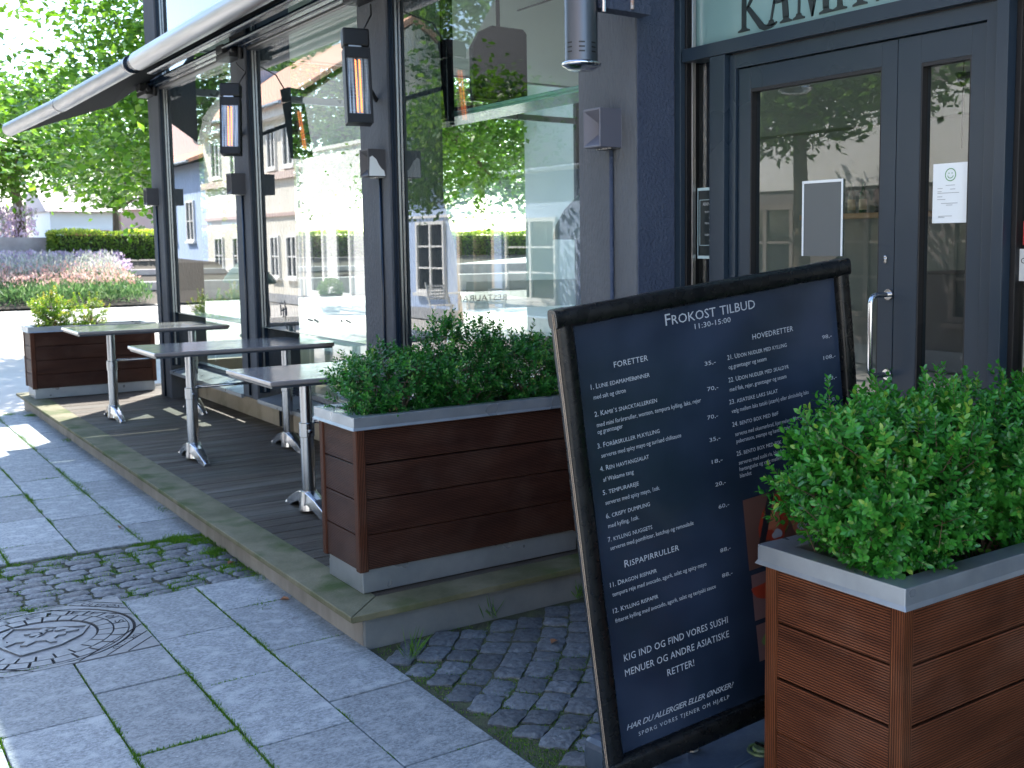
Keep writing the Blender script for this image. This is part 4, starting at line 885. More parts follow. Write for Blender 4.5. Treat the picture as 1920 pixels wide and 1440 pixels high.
# food photograph strip printed on the right half of the poster
b = MB()
def pq(x0, y0, x1, y1, mi): b.add([(x0,-y1,.0026+pz(x0,y1)),(x1,-y1,.0026+pz(x1,y1)),(x1,-y0,.0026+pz(x1,y0)),(x0,-y0,.0026+pz(x0,y0))], [(0,1,2,3)], mi)
def pblob(cx, cy, rx, ry, mi, z=.0034, n=18, wob=.12, rot=0):
    pts = []
    for k in range(n): t_ = 2*PI*k/n; r_ = 1+wob*math.sin(3*t_+cx*40)+wob*.5*math.sin(5*t_+cy*30); x_ = rx*r_*math.cos(t_); y_ = ry*r_*math.sin(t_); pts.append((cx+x_*math.cos(rot)-y_*math.sin(rot), -(cy+x_*math.sin(rot)+y_*math.cos(rot)), z+pz(cx,cy)))
    b.add(pts, [tuple(range(n))], mi)
pq(.51,.612,.925,.830,0); pq(.515,.846,.925,.99,1); pq(.517,1.005,.925,1.12,1)
for k in range(3): pblob(.62+.10*k, .70+.03*(k%2), .055, .075, 2, .0032, rot=.3); pblob(.61+.10*k, .69+.03*(k%2), .030, .045, 3, .0040); pblob(.625+.10*k, .745, .02, .014, 4, .0046)
pblob(.58,.72,.012,.11,5,.0038,wob=.02,rot=.35); pblob(.60,.66,.012,.09,5,.0038,wob=.02,rot=.35)
for k in range(4): pblob(.56+.10*k,.90,.045,.03,(2,3,4,6)[k],.0036); pblob(.58+.10*k,1.06,.045,.03,(6,4,2,3)[k],.0036)
fm = [mk('print_wood', (.075,.038,.032), .4), mk('print_pink', (.11,.065,.07), .4), mk('print_salmon', (.20,.025,.012), .4), mk('print_orange', (.24,.085,.05), .4), mk('print_rice', (.22,.24,.29), .4), mk('print_nori', (.01,.01,.015), .4), mk('print_green', (.08,.16,.05), .4)]
fo = b.build('food_photo', fm, sg); fo.parent = poster
# water-filled base
M['basep'] = mk('base_plastic', (.035,.052,.080), .38, c2=(.05,.07,.10), scale=12, noise_rough=.1, bump=.1, bscale=60)
Mb = Ms.inverted()
def wp(name, mb, mat, par=sg, **k): o = mb.build(name, mat, par, **k); o.matrix_parent_inverse = Mb; return o
b = MB(); b.prism([(-2.60,1.80),(-2.15,1.86),(-2.10,2.72),(-2.55,2.72)], lambda u,v,h:(u,v,h), 0, .118); bs = wp('base', b, M['basep'], bevel=.03, seg=3)
b = MB(); b.lathe([(.0,.012),(.024,.012),(.028,.006),(.028,0)], (-2.185,2.16,.119), 24); b.lathe([(.034,.0),(.036,.006),(.042,.006),(.044,0)], (-2.185,2.16,.119), 28); o = wp('filler_cap', b, mk('cap_mossy', (.05,.075,.06), .5, c2=(.10,.16,.05), scale=60)); b = MB(); b.bar((-2.21,2.158,.133),(-2.16,2.162,.133),.006,.008); wp('cap_grip', b, M['rubber'])
b = MB(); b.bar((-2.18,2.10,.121),(-2.14,1.86,.121),.03,.006); wp('base_rib', b, M['basep'], bevel=.002)
for y_ in (2.0, 2.45):
    b = MB(); pts = [(-2.31+.018*math.cos(k*.8), y_+.018*math.sin(k*.8), .10+.0016*k) for k in range(60)]; b.tube(pts, .004, 6); wp('spring', b, M['bead'])

# ------------------------------------------------------------------ notices on the glass
def notice(name, x0, x1, z0, z1, label, cat, mat, y=3.046, parts=None, shear=0):
    t = empty(name, ((x0+x1)/2, y, z0), label, cat); w = (x1-x0)/2; h = z1-z0
    b = MB(); b.add([(-w,0,0),(w,0,0),(w,0,h),(-w,0,h),(-w,.0008,0),(w,.0008,0),(w,.0008,h),(-w,.0008,h)], [(0,1,2,3),(7,6,5,4),(0,4,5,1),(3,2,6,7)]); b.build('sheet', mat, t)
    return t, w, h
t, w, h = notice('inspection_notice', -2.293, -2.154, 1.664, 1.860, 'white paper notice with a green smiley taped inside the narrow right door leaf', 'notice', M['paper'])
b = MB(); n = 32
def ring2(b, cx, cz, r0, r1, a0=0, a1=2*PI, n=32, y=-.0012):
    vs = []; fs = []
    for k in range(n+1): a = a0+(a1-a0)*k/n; vs += [(cx+r0*math.cos(a), y, cz+r0*math.sin(a)), (cx+r1*math.cos(a), y, cz+r1*math.sin(a))]
    b.add(vs, [(2*k, 2*k+1, 2*k+3, 2*k+2) for k in range(n)])
ring2(b, 0, h-.038, .0185, .0215); ring2(b, 0, h-.038, .010, .0125, PI+.25, 2*PI-.25, 14); ring2(b, -.006, h-.033, 0, .002); ring2(b, .006, h-.033, 0, .002); b.build('smiley', mk('green_ink', (.10,.30,.10), .6), t)
b = MB()
for (x0_, x1_, z_) in [(-.018,.018,.123),(-.05,-.03,.113),(.0,.02,.110),(-.05,-.033,.103),(-.05,.035,.098),(-.05,-.03,.086),(-.05,-.018,.077),(-.035,.03,.064),(-.015,.01,.058),(-.045,.01,.022),(-.045,-.02,.018)]: b.add([(x0_,-.001,z_),(x1_,-.001,z_),(x1_,-.001,z_+.0016),(x0_,-.001,z_+.0016)], [(0,1,2,3)])
b.build('small_print', mk('grey_ink', (.25,.27,.28), .6), t)
t, w, h = notice('framed_sheet', -2.885, -2.684, 1.552, 1.833, 'white bordered grey poster holder taped to the wide door pane', 'poster', mk('grey_back', (.10,.11,.11), .5))
b = MB()
for (a0,a1,z0,z1) in ((-w,-w+.008,0,h),(w-.008,w,0,h),(-w+.008,w-.008,h-.010,h)): b.box(a0,a1,-.003,-.0009,z0,z1)
b.build('border', M['paper'], t)
t, w, h = notice('opening_hours_sign', -3.495, -3.352, 1.538, 1.835, 'black opening hours sheet with pale border behind the side pane left of the doors', 'sign', mk('hours_black', (.012,.02,.022), .4), y=3.053)
b = MB()
for (a0,a1,z0,z1) in ((-w,w,0,.012),(-w,w,h-.012,h),(-w,-w+.004,.012,h-.012)): b.box(a0,a1,-.002,-.0009,z0,z1)
for (a0,a1,z0,z1) in ((-w+.014,w,.055,.057),(-w+.014,w,h-.052,h-.050),(-w+.014,-w+.016,.057,h-.052)): b.box(a0,a1,-.002,-.0009,z0,z1)
b.build('border', mk('pale_blue_ink', (.45,.60,.62), .5), t)
b = MB(); put_text(b, "ABNINGSTIDER", lambda u, v: (u, -.0015, v), -.038, h-.075, .10, .014)
for i, s_ in enumerate(["MANDAG - TORSDAG", "11 - 22", "FREDAG - LØRDAG", "11 - 23", "SØNDAG", "12 - 22"]): put_text(b, s_, lambda u, v: (u, -.0015, v), 0.015, h-.105-.024*i, (.08 if i%2==0 else .025), .008, align='c')
b.build('lettering', mk('pale_ink', (.5,.55,.55), .6), t)
t, w, h = notice('security_sticker', -1.968, -1.918, 1.478, 1.578, 'white rounded security sticker on the pane right of the doors', 'sticker', M['paper'], y=3.052)
b = MB(); put_text(b, "G4", lambda u, v: (u, -.0015, v), -.016, .055, .030, .018); b.build('lettering', M['ink'], t)
b = MB(); b.add([(.0,-.0013,.078),(.02,-.0013,.088),(.02,-.0013,.070)], [(0,1,2)]); b.build('red_mark', mk('red_ink', (.6,.02,.03), .5), t)
t, w, h = notice('red_sticker', -1.955, -1.912, 1.590, 1.665, 'small red sticker above the white security sticker', 'sticker', mk('red_sticker', (.55,.02,.03), .4), y=3.052)

# ------------------------------------------------------------------ things inside
def screen(loc, rz, w, h_, label, rnd):
    t = empty('hanging_screen', loc, label, 'screen', 'black screens inside the nearest window bay', rz)
    pts = [(-w,-h_),(w,-h_)]
    if rnd: pts += [(w,h_-.03),(w-.03,h_),(-w+.16,h_),(-w+.06,h_-.05),(-w,h_-.16)]
    else: pts += [(w,h_),(-w,h_)]
    b = MB(); b.prism(pts, lambda u, v, h: (u, h, v), -.025, .025); b.build('panel', M['screen'], t, bevel=.006)
    b = MB(); b.box(-w+.01,w-.01,-.029,-.0255,-h_+.012,-h_+.018); b.build('trim_strip', mk('tan_trim', (.30,.22,.17), .5), t)
    return t
screen((-6.19, 3.17, 2.80), 0, .315, .46, 'black screen beside the third column, its lower edge above the foliage reflection', False)
t = screen((-6.5, 3.88, 2.82), math.radians(90), .215, .255, 'black screen with a rounded corner hung on an arm in the nearest window bay', True)
b = MB(); b.bar((-.02,.03,-.27),(-.30,.10,-.31),.05,.03); b.bar((-.30,.10,-.31),(-.42,-.1,-.42),.03,.03); b.bar((.0,.04,-.24),(.0,.04,-.31),.16,.03); b.build('wall_arm', M['hblack'], t)
b = MB(); b.tube([(0,.0,.25),(0,.0,.72)], .014, 8); b.build('ceiling_pole', M['hblack'], t)
for (x, y, l) in [(-7.0,3.9,'recessed ceiling spot left of the hanging screen'),(-6.9,4.55,'recessed ceiling spot right of the hanging screen'),(-6.2,6.6,'recessed ceiling spot deep in the room above the counter'),(-5.2,6.0,'recessed ceiling spot seen through the wide door pane')]:
    t = empty('ceiling_spot', (x, y, 3.545), l, 'ceiling light', 'recessed ceiling spots'); b = MB(); b.lathe([(.045,.0),(.055,-.006),(.065,-.004),(.066,.004)], n=20); b.build('trim_ring', M['steel'], t); b = MB(); b.lathe([(.0,.0),(.044,.0)], n=16); b.build('lens', M['frost'], t)
t = empty('ceiling_speaker', (-6.2, 4.75, 3.545), 'square white ceiling plate with a round dark opening', 'ceiling speaker'); b = MB(); b.box(-.22,.22,-.22,.22,-.02,.004); b.build('plate', M['paper'], t, bevel=.01); b = MB(); b.lathe([(0,-.025),(.13,-.025),(.14,-.0205)], n=24); b.build('grille', M['hblack'], t)
t = empty('pendant_lamp', (-3.585, 5.0, 2.72), 'black cone pendant lamp behind the narrow door leaf', 'pendant lamp'); b = MB(); b.lathe([(.012,-.29),(.045,-.23),(.046,-.225),(.012,-.24)], n=20); b.build('shade', M['hblack'], t); b = MB(); b.tube([(0,0,.83),(0,0,-.25)], .003, 6); b.tube([(0,0,-.29),(0,0,-.62)], .004, 6); b.build('cord', M['hblack'], t)
for (x, y, z, r_, l) in [(-4.86,3.72,1.63,.42,'large dark green dome lamp behind the nearest window beside the wide column')]:
    t = empty('dome_lamp', (x, y, z), l, 'pendant lamp', 'large dome lamps'); b = MB(); b.lathe([(r_,0),(r_*.97,.07),(r_*.85,.16),(r_*.62,.26),(r_*.3,.33),(.04,.35)], n=36); b.build('shade', mk('dome_green', (.05,.07,.05), .4), t, smooth=True); b = MB(); b.tube([(0,0,.34),(0,0,3.54-z)], .01, 8); b.build('rod', M['hblack'], t)
t = empty('bottle_shelf', (-6.85, 8.1, 1.88), 'wooden wall shelf holding bottles, seen through the wide door pane', 'shelf'); b = MB(); b.box(-.75,.75,-.12,.08,-.05,0); b.build('board', mk('shelf_wood', (.45,.26,.13), .5), t, bevel=.005)
for i, (dx, l, c) in enumerate([(-.14,'clear bottle at the left end of the wall shelf',(.35,.38,.36)),(.0,'green bottle with pale label second on the wall shelf',(.02,.12,.05)),(.40,'green bottle with pale label on the right of the wall shelf',(.02,.12,.05)),(.55,'dark green bottle at the right end of the wall shelf',(.01,.06,.03))]):
    t = empty('bottle', (-6.85+dx, 8.05, 1.881), l, 'bottle', 'bottles on the wall shelf'); b = MB(); b.lathe([(0,0),(.036,0),(.036,.17),(.014,.22),(.013,.29),(0,.29)], n=16); b.build('glass_body', mk('bottle', c, .15), t, smooth=True); b = MB(); b.lathe([(.037,.03),(.037,.13)], n=16); b.build('label', mk('bottle_label', (.6,.5,.35), .6), t)
t = empty('dark_vase', (-6.62, 8.04, 1.881), 'round bellied dark vase between the bottles on the wall shelf', 'vase'); b = MB(); b.lathe([(0,0),(.07,0),(.05,.04),(.085,.12),(.07,.20),(.03,.24),(.035,.29),(0,.29)], n=20); b.build('body', M['hblack'], t, smooth=True)
for (x, z, l) in [(-5.6,2.15,'framed dark picture on the far wall above the counter'),(-9.6,1.75,'white framed picture on the back wall, seen through the nearest window')]:
    t = empty('picture', (x, 8.37, z), l, 'picture'); b = MB(); b.box(-.2,.2,-.015,.01,-.15,.15); b.build('frame', M['paper'] if x < -7 else M['hblack'], t, bevel=.004); b = MB(); b.box(-.15,.15,-.018,-.0155,-.10,.10); b.build('print', mk('print_grey', (.35,.40,.45), .6), t)
#@@PART4
# ------------------------------------------------------------------ trees
def tree(base, trunk, blobs, ncl, per, leaf, mat, label, seed, group=None, name='street_tree', crad=.38, tr=.16, limbs=10, flat=.6):
    r = np.random.default_rng(seed); t = empty(name, base, label, 'tree', group); B = np.array(base)
    b = MB(); pts = [Vector(p)-Vector(base) for p in trunk]; b.tube(pts, [tr*(1-.55*i/(len(pts)-1)) for i in range(len(pts))], 14)
    vol = np.array([w_[1][0]*w_[1][1]*w_[1][2] for w_ in blobs]); vol = vol/vol.sum(); C_ = []
    while len(C_) < ncl:
        i = r.choice(len(blobs), p=vol); c, rd = blobs[i]; d = r.normal(size=3); d /= np.linalg.norm(d); q = r.uniform(.25, 1)**.4
        C_.append(np.array(c)+d*np.array(rd)*q*(1+.15*math.sin(5*d[0]+seed)*math.cos(4*d[1])))
    C_ = np.array(C_)
    top = np.array(trunk[-1]); mid = np.array(trunk[len(trunk)//2])
    for i in range(limbs):
        e = C_[i*7 % ncl]; s_ = mid+(top-mid)*r.random(); m1 = s_+(e-s_)*.35+np.array([0,0,.25]); m2 = s_+(e-s_)*.7+r.normal(size=3)*.12
        b.tube([tuple(np.array(p)-B) for p in (s_, m1, m2, e)], [tr*.42, tr*.3, tr*.18, .015], 7)
        for j in range(6):
            e2 = C_[r.integers(ncl)]
            if np.linalg.norm(e2-m2) < 2.2: b.tube([tuple(m2-B), tuple((m2+e2)/2-B+r.normal(size=3)*.06), tuple(e2-B)], [tr*.14, tr*.09, .008], 5)
    o = b.build('trunk', M['bark'], t, smooth=True)
    n = ncl*per; cl = np.repeat(np.arange(ncl), per); off = r.normal(size=(n,3))*np.array([crad, crad, crad*.5]); P = C_[cl]+off-B
    Dv = norm(r.normal(size=(n,3))*np.array([1,1,.45])+np.array([0,0,-.25])+off*.6); Nn = np.array([0,0,1.])+r.normal(size=(n,3))*flat
    Ln = leaf*r.uniform(.65,1.25,n); tone = r.random(ncl)[cl]*.5+r.random(n)*.5
    leaf_mesh('crown', P, Dv, Nn, Ln, Ln*.62, mat, tone, LEAF_B, t)
    return t
gt = 'leafy trees around the little square'
tree((-19.5,10.5,0), [(-19.5,10.5,0),(-19.4,10.3,1.6),(-19.2,9.9,3.0),(-19.0,9.4,4.4)],
     [((-18.6,6.3,3.9),(2.6,2.9,1.7)),((-18.8,4.6,3.3),(1.9,1.5,1.2)),((-19.0,10.2,5.2),(3.2,3.6,2.6)),((-18.5,8,6.0),(2.6,3.0,2.0)),((-18.6,11.8,3.6),(2.2,2.4,1.2)),((-16.8,3.5,3.6),(1.3,1.3,1.15)),((-17.3,4.6,4.6),(1.6,1.2,1.0)),((-17.2,3.9,2.75),(1.1,1.1,.6)),((-17.2,4.0,5.4),(1.4,1.3,.8)),((-17.0,2.9,4.4),(.9,.9,.7))], 960, 62, .135, M['treeleaf'], 'large spreading tree behind the far end of the restaurant', 3, gt, limbs=26, tr=.2)
tree((-39,5.55,1.2), [(-39,5.55,1.2),(-39,5.6,2.6),(-39,5.5,3.6),(-38.8,5.3,4.8)],
     [((-38.3,4.9,4.9),(2.2,2.0,1.7)),((-38.0,4.2,6.0),(1.8,1.5,1.2)),((-38.6,7.0,5.6),(2.2,2.0,1.7))], 240, 60, .20, M['treeleaf'], 'smaller tree at the left picture edge with its slim trunk above the stone wall', 5, gt, limbs=12, tr=.2)
tree((-50,10.8,1.5), [(-50,10.8,1.5),(-50,10.8,3.0),(-50,10.8,4.4)], [((-50,10.8,5.2),(2.6,2.6,1.7)),((-50,13.5,5.0),(2.2,2.4,1.6))], 150, 50, .22, M['treeleaf'], 'distant tree behind the clipped hedge', 7, gt, limbs=8)
tree((-30,21,0), [(-30,21,0),(-30,21,2.5),(-30,20.6,5)], [((-29,19,5.0),(3.0,4.0,2.6)),((-29,15,4.2),(2.5,3,2))], 240, 50, .19, M['treeleaf'], 'broad tree seen through the glazed end wall of the restaurant', 9, gt, limbs=10)
tree((-15.2,-3.0,0), [(-15.2,-3.0,0),(-15.25,-3.0,1.6),(-15.2,-3.0,2.8),(-15.1,-3.0,3.8)],
     [((-16.6,-3.1,3.3),(1.6,.9,.75)),((-14.9,-3.0,3.6),(1.3,.9,.7)),((-17.6,-3.0,2.7),(.8,.6,.6))], 170, 55, .12, M['treeleaf2'], 'street tree standing in front of the pale blue house', 13, gt, limbs=14, tr=.13, crad=.3)
tree((-41,-10.5,0), [(-41,-10.5,0),(-41,-10.5,3),(-41,-10.5,5)], [((-41,-10.5,7.0),(4.6,2.4,2.4)),((-36,-10.5,7.6),(3.6,2.2,3.0)),((-30,-10.5,7.5),(4,2,3.2)),((-25,-11.5,8),(3,2,3))], 620, 50, .24, M['treeleaf2'], 'tall tree rising behind the white low house', 15, gt, limbs=10, tr=.25)

tree((-9.0,-3.4,0), [(-9.0,-3.4,0),(-9.0,-3.4,1.6),(-9.05,-3.4,2.8),(-9.0,-3.4,3.8)],
     [((-9.9,-3.4,3.3),(1.6,.8,.6)),((-8.2,-3.4,3.5),(1.3,.7,.6)),((-10.8,-3.4,2.9),(.8,.5,.4))], 150, 50, .12, M['treeleaf2'], 'street tree standing in front of the long house opposite the entrance', 17, gt, limbs=12, tr=.12, crad=.28)
# ------------------------------------------------------------------ clipped hedge, garden walls, flower beds
def hedge(x0, x1, y0, y1, z0, z1, n, leaf, label, seed):
    r = np.random.default_rng(seed); t = empty('clipped_hedge', ((x0+x1)/2,(y0+y1)/2,z0), label, 'hedge')
    P = r.uniform([x0,y0,z0],[x1,y1,z1],(n,3)); f = r.random(n)
    m_ = f < .45; P[m_,0] = x1+r.normal(0,.03,m_.sum()); m_ = (f >= .45)&(f < .85); P[m_,2] = z1+r.normal(0,.035,m_.sum()); m_ = (f>=.85)&(f<.93); P[m_,1] = y0+r.normal(0,.03,m_.sum())
    P[:,2] = np.minimum(P[:,2], z1+.06*np.sin(P[:,1]*3)); Dv = r.normal(size=(n,3)); Dv[:,2] += .5; Ln = leaf*r.uniform(.6,1.3,n)
    tone = np.clip(((P[:,2]-z0)/(z1-z0))**3*.5+r.random(n)*.5, 0, 1)  # sunlit hedge top painted in: leaf tone lightens with height
    leaf_mesh('foliage', P-np.array([(x0+x1)/2,(y0+y1)/2,z0]), Dv, r.normal(size=(n,3))+[0,0,.6], Ln, Ln*.6, M['hedge'], tone, LEAF_B, t)
    b = MB(); b.box(-(x1-x0)/2+.1,(x1-x0)/2-.1,-(y1-y0)/2+.1,(y1-y0)/2-.1,0,z1-z0-.12); b.build('branch_core', mk('hedge_core', (.02,.03,.012), .9), t)
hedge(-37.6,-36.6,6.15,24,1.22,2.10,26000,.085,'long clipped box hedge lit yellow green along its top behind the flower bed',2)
def thing_box(name, label, cat, x0,x1,y0,y1,z0,z1, mat, bevel=.02, group=None):
    b = MB(); b.box(-(x1-x0)/2,(x1-x0)/2,-(y1-y0)/2,(y1-y0)/2,0,z1-z0); o = b.build(name, mat, bevel=bevel); o.location = ((x0+x1)/2,(y0+y1)/2,z0); return tag(o, label, cat, group)
gw = 'low stone terrace walls of the garden'
thing_box('stone_wall', 'grey stone garden wall left of the clipped hedge', 'wall', -38.0,-37.6,-1,6.2,0,1.93, M['stone'])
thing_box('stone_step', 'lower pale stone step at the right of the flower bed', 'stone step', -34.6,-34.0,5.5,24,0,.58, M['stone'], group=gw)
thing_box('stone_step', 'upper pale stone step below the clipped hedge', 'stone step', -35.6,-35.1,5.0,24,0,.93, M['stone'], group=gw)
g = MB(); g.add([(-31.9,-6,.03),(-31.9,8.0,.03),(-33.9,8.3,.30),(-33.9,-6,.30)], [(0,3,2,1)]); g.add([(-33.9,-6,.30),(-33.9,8.3,.30),(-36.2,24,1.2),(-36.2,-6,1.1)], [(0,3,2,1)]); g.add([(-36.2,-6,1.1),(-36.2,24,1.2),(-60,60,1.6),(-60,-6,1.6)], [(0,3,2,1)])
tag(g.build('garden_ground', M['soil']), kind='structure')
def flowers(name, label, cat, xr, yr, n, zf, h, cols_, leaf, seed, wd=.35, up_=1.2):
    r = np.random.default_rng(seed); x = r.uniform(*xr, n); y = r.uniform(*yr, n); z = zf(x, y)+r.random(n)**.8*h
    Dv = r.normal(size=(n,3))*.6; Dv[:,2] += up_; Ln = leaf*r.uniform(.5,1.4,n); o = leaf_mesh(name, np.c_[x,y,z], Dv, r.normal(size=(n,3)), Ln, Ln*wd, leafmat(name+'_mat', cols_, .35, .6, (1.0,1.05,.9)), r.random(n)); tag(o, label, cat, kind='stuff')
zt = lambda x, y: np.interp(-x, [31.9,33.9,36.2,37.6], [.03,.30,1.10,1.15])
flowers('flower_bed_greenery', 'green foliage filling the flower bed', 'plants', (-34.5,-32.0), (1.5,7.8), 11000, zt, .42, [(0,(.05,.12,.04)),(.6,(.11,.22,.07)),(1,(.26,.36,.16))], .16, 4, .2)
flowers('pink_flowers', 'salmon pink flower spikes in the front of the bed', 'flowers', (-34.6,-32.6), (1.5,7.6), 3500, lambda x,y: zt(x,y)+.30, .35, [(0,(.55,.28,.27)),(.6,(.68,.42,.40)),(1,(.72,.60,.55))], .10, 6)
flowers('pale_grasses', 'pale feathery grasses between the pink and purple flowers', 'plants', (-35.8,-34.2), (1,7.6), 9000, zt, .50, [(0,(.30,.36,.25)),(.6,(.55,.56,.50)),(1,(.70,.66,.66))], .14, 8, .18)
flowers('purple_flowers', 'mauve purple flower heads in front of the hedge and stone wall', 'flowers', (-37.0,-35.0), (1,8.0), 5600, lambda x,y: zt(x,y)+.02, .34, [(0,(.48,.36,.52)),(.6,(.66,.52,.70)),(1,(.80,.72,.82))], .09, 10, .8)
flowers('upper_flowers', 'pale purple flowers growing above the stone wall at the left', 'flowers', (-40,-38.2), (1,6.0), 5000, lambda x,y: 1.6+0*x, 1.25, [(0,(.30,.38,.20)),(.5,(.60,.42,.66)),(1,(.80,.66,.80))], .14, 12, .5)

# ------------------------------------------------------------------ houses
def house_window(t, x0, x1, z0, z1, cols_=2, rows_=3, frame=.07, mat=None, sill=True):
    Lx, Ly, Lz = t.location
    f = MB(); Y = .0; X0, X1, Z0, Z1 = x0-Lx, x1-Lx, z0-Lz, z1-Lz
    for (a,c,d,e) in ((X0,X0+frame,Z0,Z1),(X1-frame,X1,Z0,Z1),(X0+frame,X1-frame,Z1-frame,Z1),(X0+frame,X1-frame,Z0,Z0+frame)): f.box(a,c,-.02,.06,d,e)
    w = (X1-X0-2*frame); h = (Z1-Z0-2*frame)
    for i in range(1, cols_): x = X0+frame+w*i/cols_; f.box(x-.035,x+.035,-.0,.05,Z0+frame,Z1-frame)
    for k in range(1, rows_): z = Z0+frame+h*k/rows_; f.box(X0+frame,X1-frame,.0,.045,z-.018,z+.018)
    o = f.build('window', mat or M['white'], t)
    g = MB(); g.add([(X0+frame,.012,Z0+frame),(X1-frame,.012,Z0+frame),(X1-frame,.012,Z1-frame),(X0+frame,.012,Z1-frame)], [(3,2,1,0)]); g.build('pane', M['darkwin'], o)
    if sill: s_ = MB(); s_.box(X0-.06,X1+.06,.0,.12,Z0-.07,Z0-.005); s_.build('sill', mat or M['white'], o)
def house(x0, x1, z1, wall, label, roof=None, rh=2.2, depth=7, eave=.25, plinth=.25, cat='house'):
    t = empty('town_house', ((x0+x1)/2, -5.21, 0), label, cat, 'houses across the street'); w = (x1-x0)/2
    b = MB(); b.box(-w, w, -depth, 0, 0, z1); b.build('wall', wall, t)
    b = MB(); b.box(-w, w, 0, .05, 0, plinth); b.build('plinth', mk('house_plinth', (.35,.36,.38), .8), t)
    if roof:
        b = MB(); z = z1; b.prism([(0+eave, z-.06),(0+eave, z+.06),(-depth/2, z+rh+.1),(-depth-eave, z+.06),(-depth-eave, z-.06),(-depth/2, z+rh-.1)], lambda u, v, h: (h, u, v), -w, w)
        ro_ = b.build('roof', roof, t)
        b = MB(); b.prism([(0,z1),(-depth/2,z1+rh-.15),(-depth,z1)], lambda u,v,h:(h,u,v), -w+.02, w-.02); b.build('gable', wall, t)
        b = MB(); b.tube([(-w,eave+.03,z-.02),(w,eave+.03,z-.02)], .05, 8); b.build('gutter', M['zinc'], t)
    return t
def cornice(t, x0, x1, z, h=.12, d=.10, mat=None):
    b = MB(); b.box(x0-t.location.x, x1-t.location.x, .0, d, z-h/2, z+h/2); b.build('cornice', mat or M['white'], t)
def hdoor(t, x0, x1, z1, mat, glass=True, z0=.08):
    X0, X1 = x0-t.location.x, x1-t.location.x; f = MB(); fr = .12
    for (a,c,d,e) in ((X0,X0+fr,z0,z1),(X1-fr,X1,z0,z1),(X0+fr,X1-fr,z1-fr,z1),(X0+fr,X1-fr,z0,z0+.35)): f.box(a,c,-.02,.07,d,e)
    if X1-X0 > 1.2: m_ = (X0+X1)/2; f.box(m_-.05,m_+.05,-.02,.06,z0+.35,z1-fr)
    o = f.build('door', mat, t); g = MB(); g.add([(X0+fr,.015,z0+.35),(X1-fr,.015,z0+.35),(X1-fr,.015,z1-fr),(X0+fr,.015,z1-fr)], [(3,2,1,0)]); g.build('pane', M['darkwin'], o)
M['beigeshade'] = mk('shaded_beige_paint', (.24,.20,.18), .6)  # beige window frames with shade put into their colour
M['beige'] = mk('beige_paint', (.55,.44,.36), .6)
M['slate'] = mk('dark_slate_roof', (.018,.02,.022), .75, c2=(.03,.032,.034), scale=8, spec=.2)
h1 = house(-22.4,-13.0,2.95,M['blue'],'low pale blue house with white windows and a beige framed glass door', M['slate'], 6.0)
cornice(h1,-22.4,-20.3,2.22,.05,.05); house_window(h1,-21.86,-20.55,.58,2.12,2,3); hdoor(h1,-19.95,-18.42,2.18,M['beige']); cornice(h1,-18.40,-18.12,1.4,2.0,.09,M['blue'])
house_window(h1,-18.05,-16.3,.55,2.1,2,3); house_window(h1,-15.4,-13.9,.55,2.1,2,3)
h2 = house(-28.75,-22.4,4.10,M['white'],'white flat topped low house with glazed double doors')
hdoor(h2,-28.15,-27.15,2.70,M['white']); hdoor(h2,-26.35,-25.4,2.64,M['white']); house_window(h2,-24.6,-23.2,.8,2.5,2,2); 
b = MB(); b.box(-3.2,3.2,-.3,.06,4.05,4.14); b.build('parapet_cap', M['white'], h2); b = MB(); b.tube([(-3.15,.08,.1),(-3.15,.08,4.0)], .05, 8); b.build('downpipe', M['white'], h2)
h3 = house(-37.4,-28.75,5.45,M['cream'],'two storey cream house with orange tiled roof and pink cornice bands', M['tile'], 2.6, eave=.45)
cornice(h3,-37.4,-28.75,3.58,.20,.14,mk('band_pink',(.62,.50,.44),.7)); cornice(h3,-37.4,-28.75,2.50,.10,.08,mk('band_pink2',(.55,.42,.38),.7)); cornice(h3,-37.4,-28.75,5.3,.3,.3)
for (a,c) in ((-36.5,-35.6),(-34.6,-33.7),(-32.8,-31.9),(-31.2,-30.5),(-29.9,-29.1)): house_window(h3,a,c,3.80,5.0,2,1); house_window(h3,a,c,.72,1.92,2,2)
h4 = house(-46,-37.4,4.45,M['blue'],'pale blue house with curved orange eave beyond the cream house', M['tile'], 1.6, eave=.5)
house_window(h4,-39.6,-38.7,1.8,3.2,2,2); house_window(h4,-42,-41,1.8,3.2,2,2)
h4b = MB(); h4b.box(-4.3+1.0,.8,-3.2,-1.0,4.5,8.0); h4b.build('upper_wall', M['pink'], h4); b = MB(); b.box(.8,4.3,-3.2,-1.2,4.5,7.6); b.build('upper_wall', M['blue'], h4)
house_window(h4,-38.9,-37.7,5.5,6.8,2,2)
h5 = house(-13.0,-1.0,5.4,mk('painted_shade_render', (.17,.15,.15), .8, c2=(.21,.185,.18), scale=1),'long two storey house opposite the entrance, shade painted into its wall colour', M['slate'], 4.5)  # wall colour darkened to stand in for shade on this house
b = MB(); b.box(-6,6,.0,.03,2.35,3.55); b.build('painted_sun_band', M['white'], h5)  # pale strip painted as the sunlit part of the wall
for i in range(6): a = -12.0+i*1.9; house_window(h5,a,a+1.15,.62,2.15,2,3,mat=M['beigeshade']); house_window(h5,a,a+1.15,3.75,4.9,2,3,mat=M['beigeshade'])
h6 = house(-1.0,9.0,5.0,M['cream'],'cream house opposite, nearest the photographer', M['tile'], 2.6)
for i in range(4): a = .3+i*2.2; house_window(h6,a,a+1.2,.7,2.2,2,3); house_window(h6,a,a+1.2,3.2,4.5,2,2)
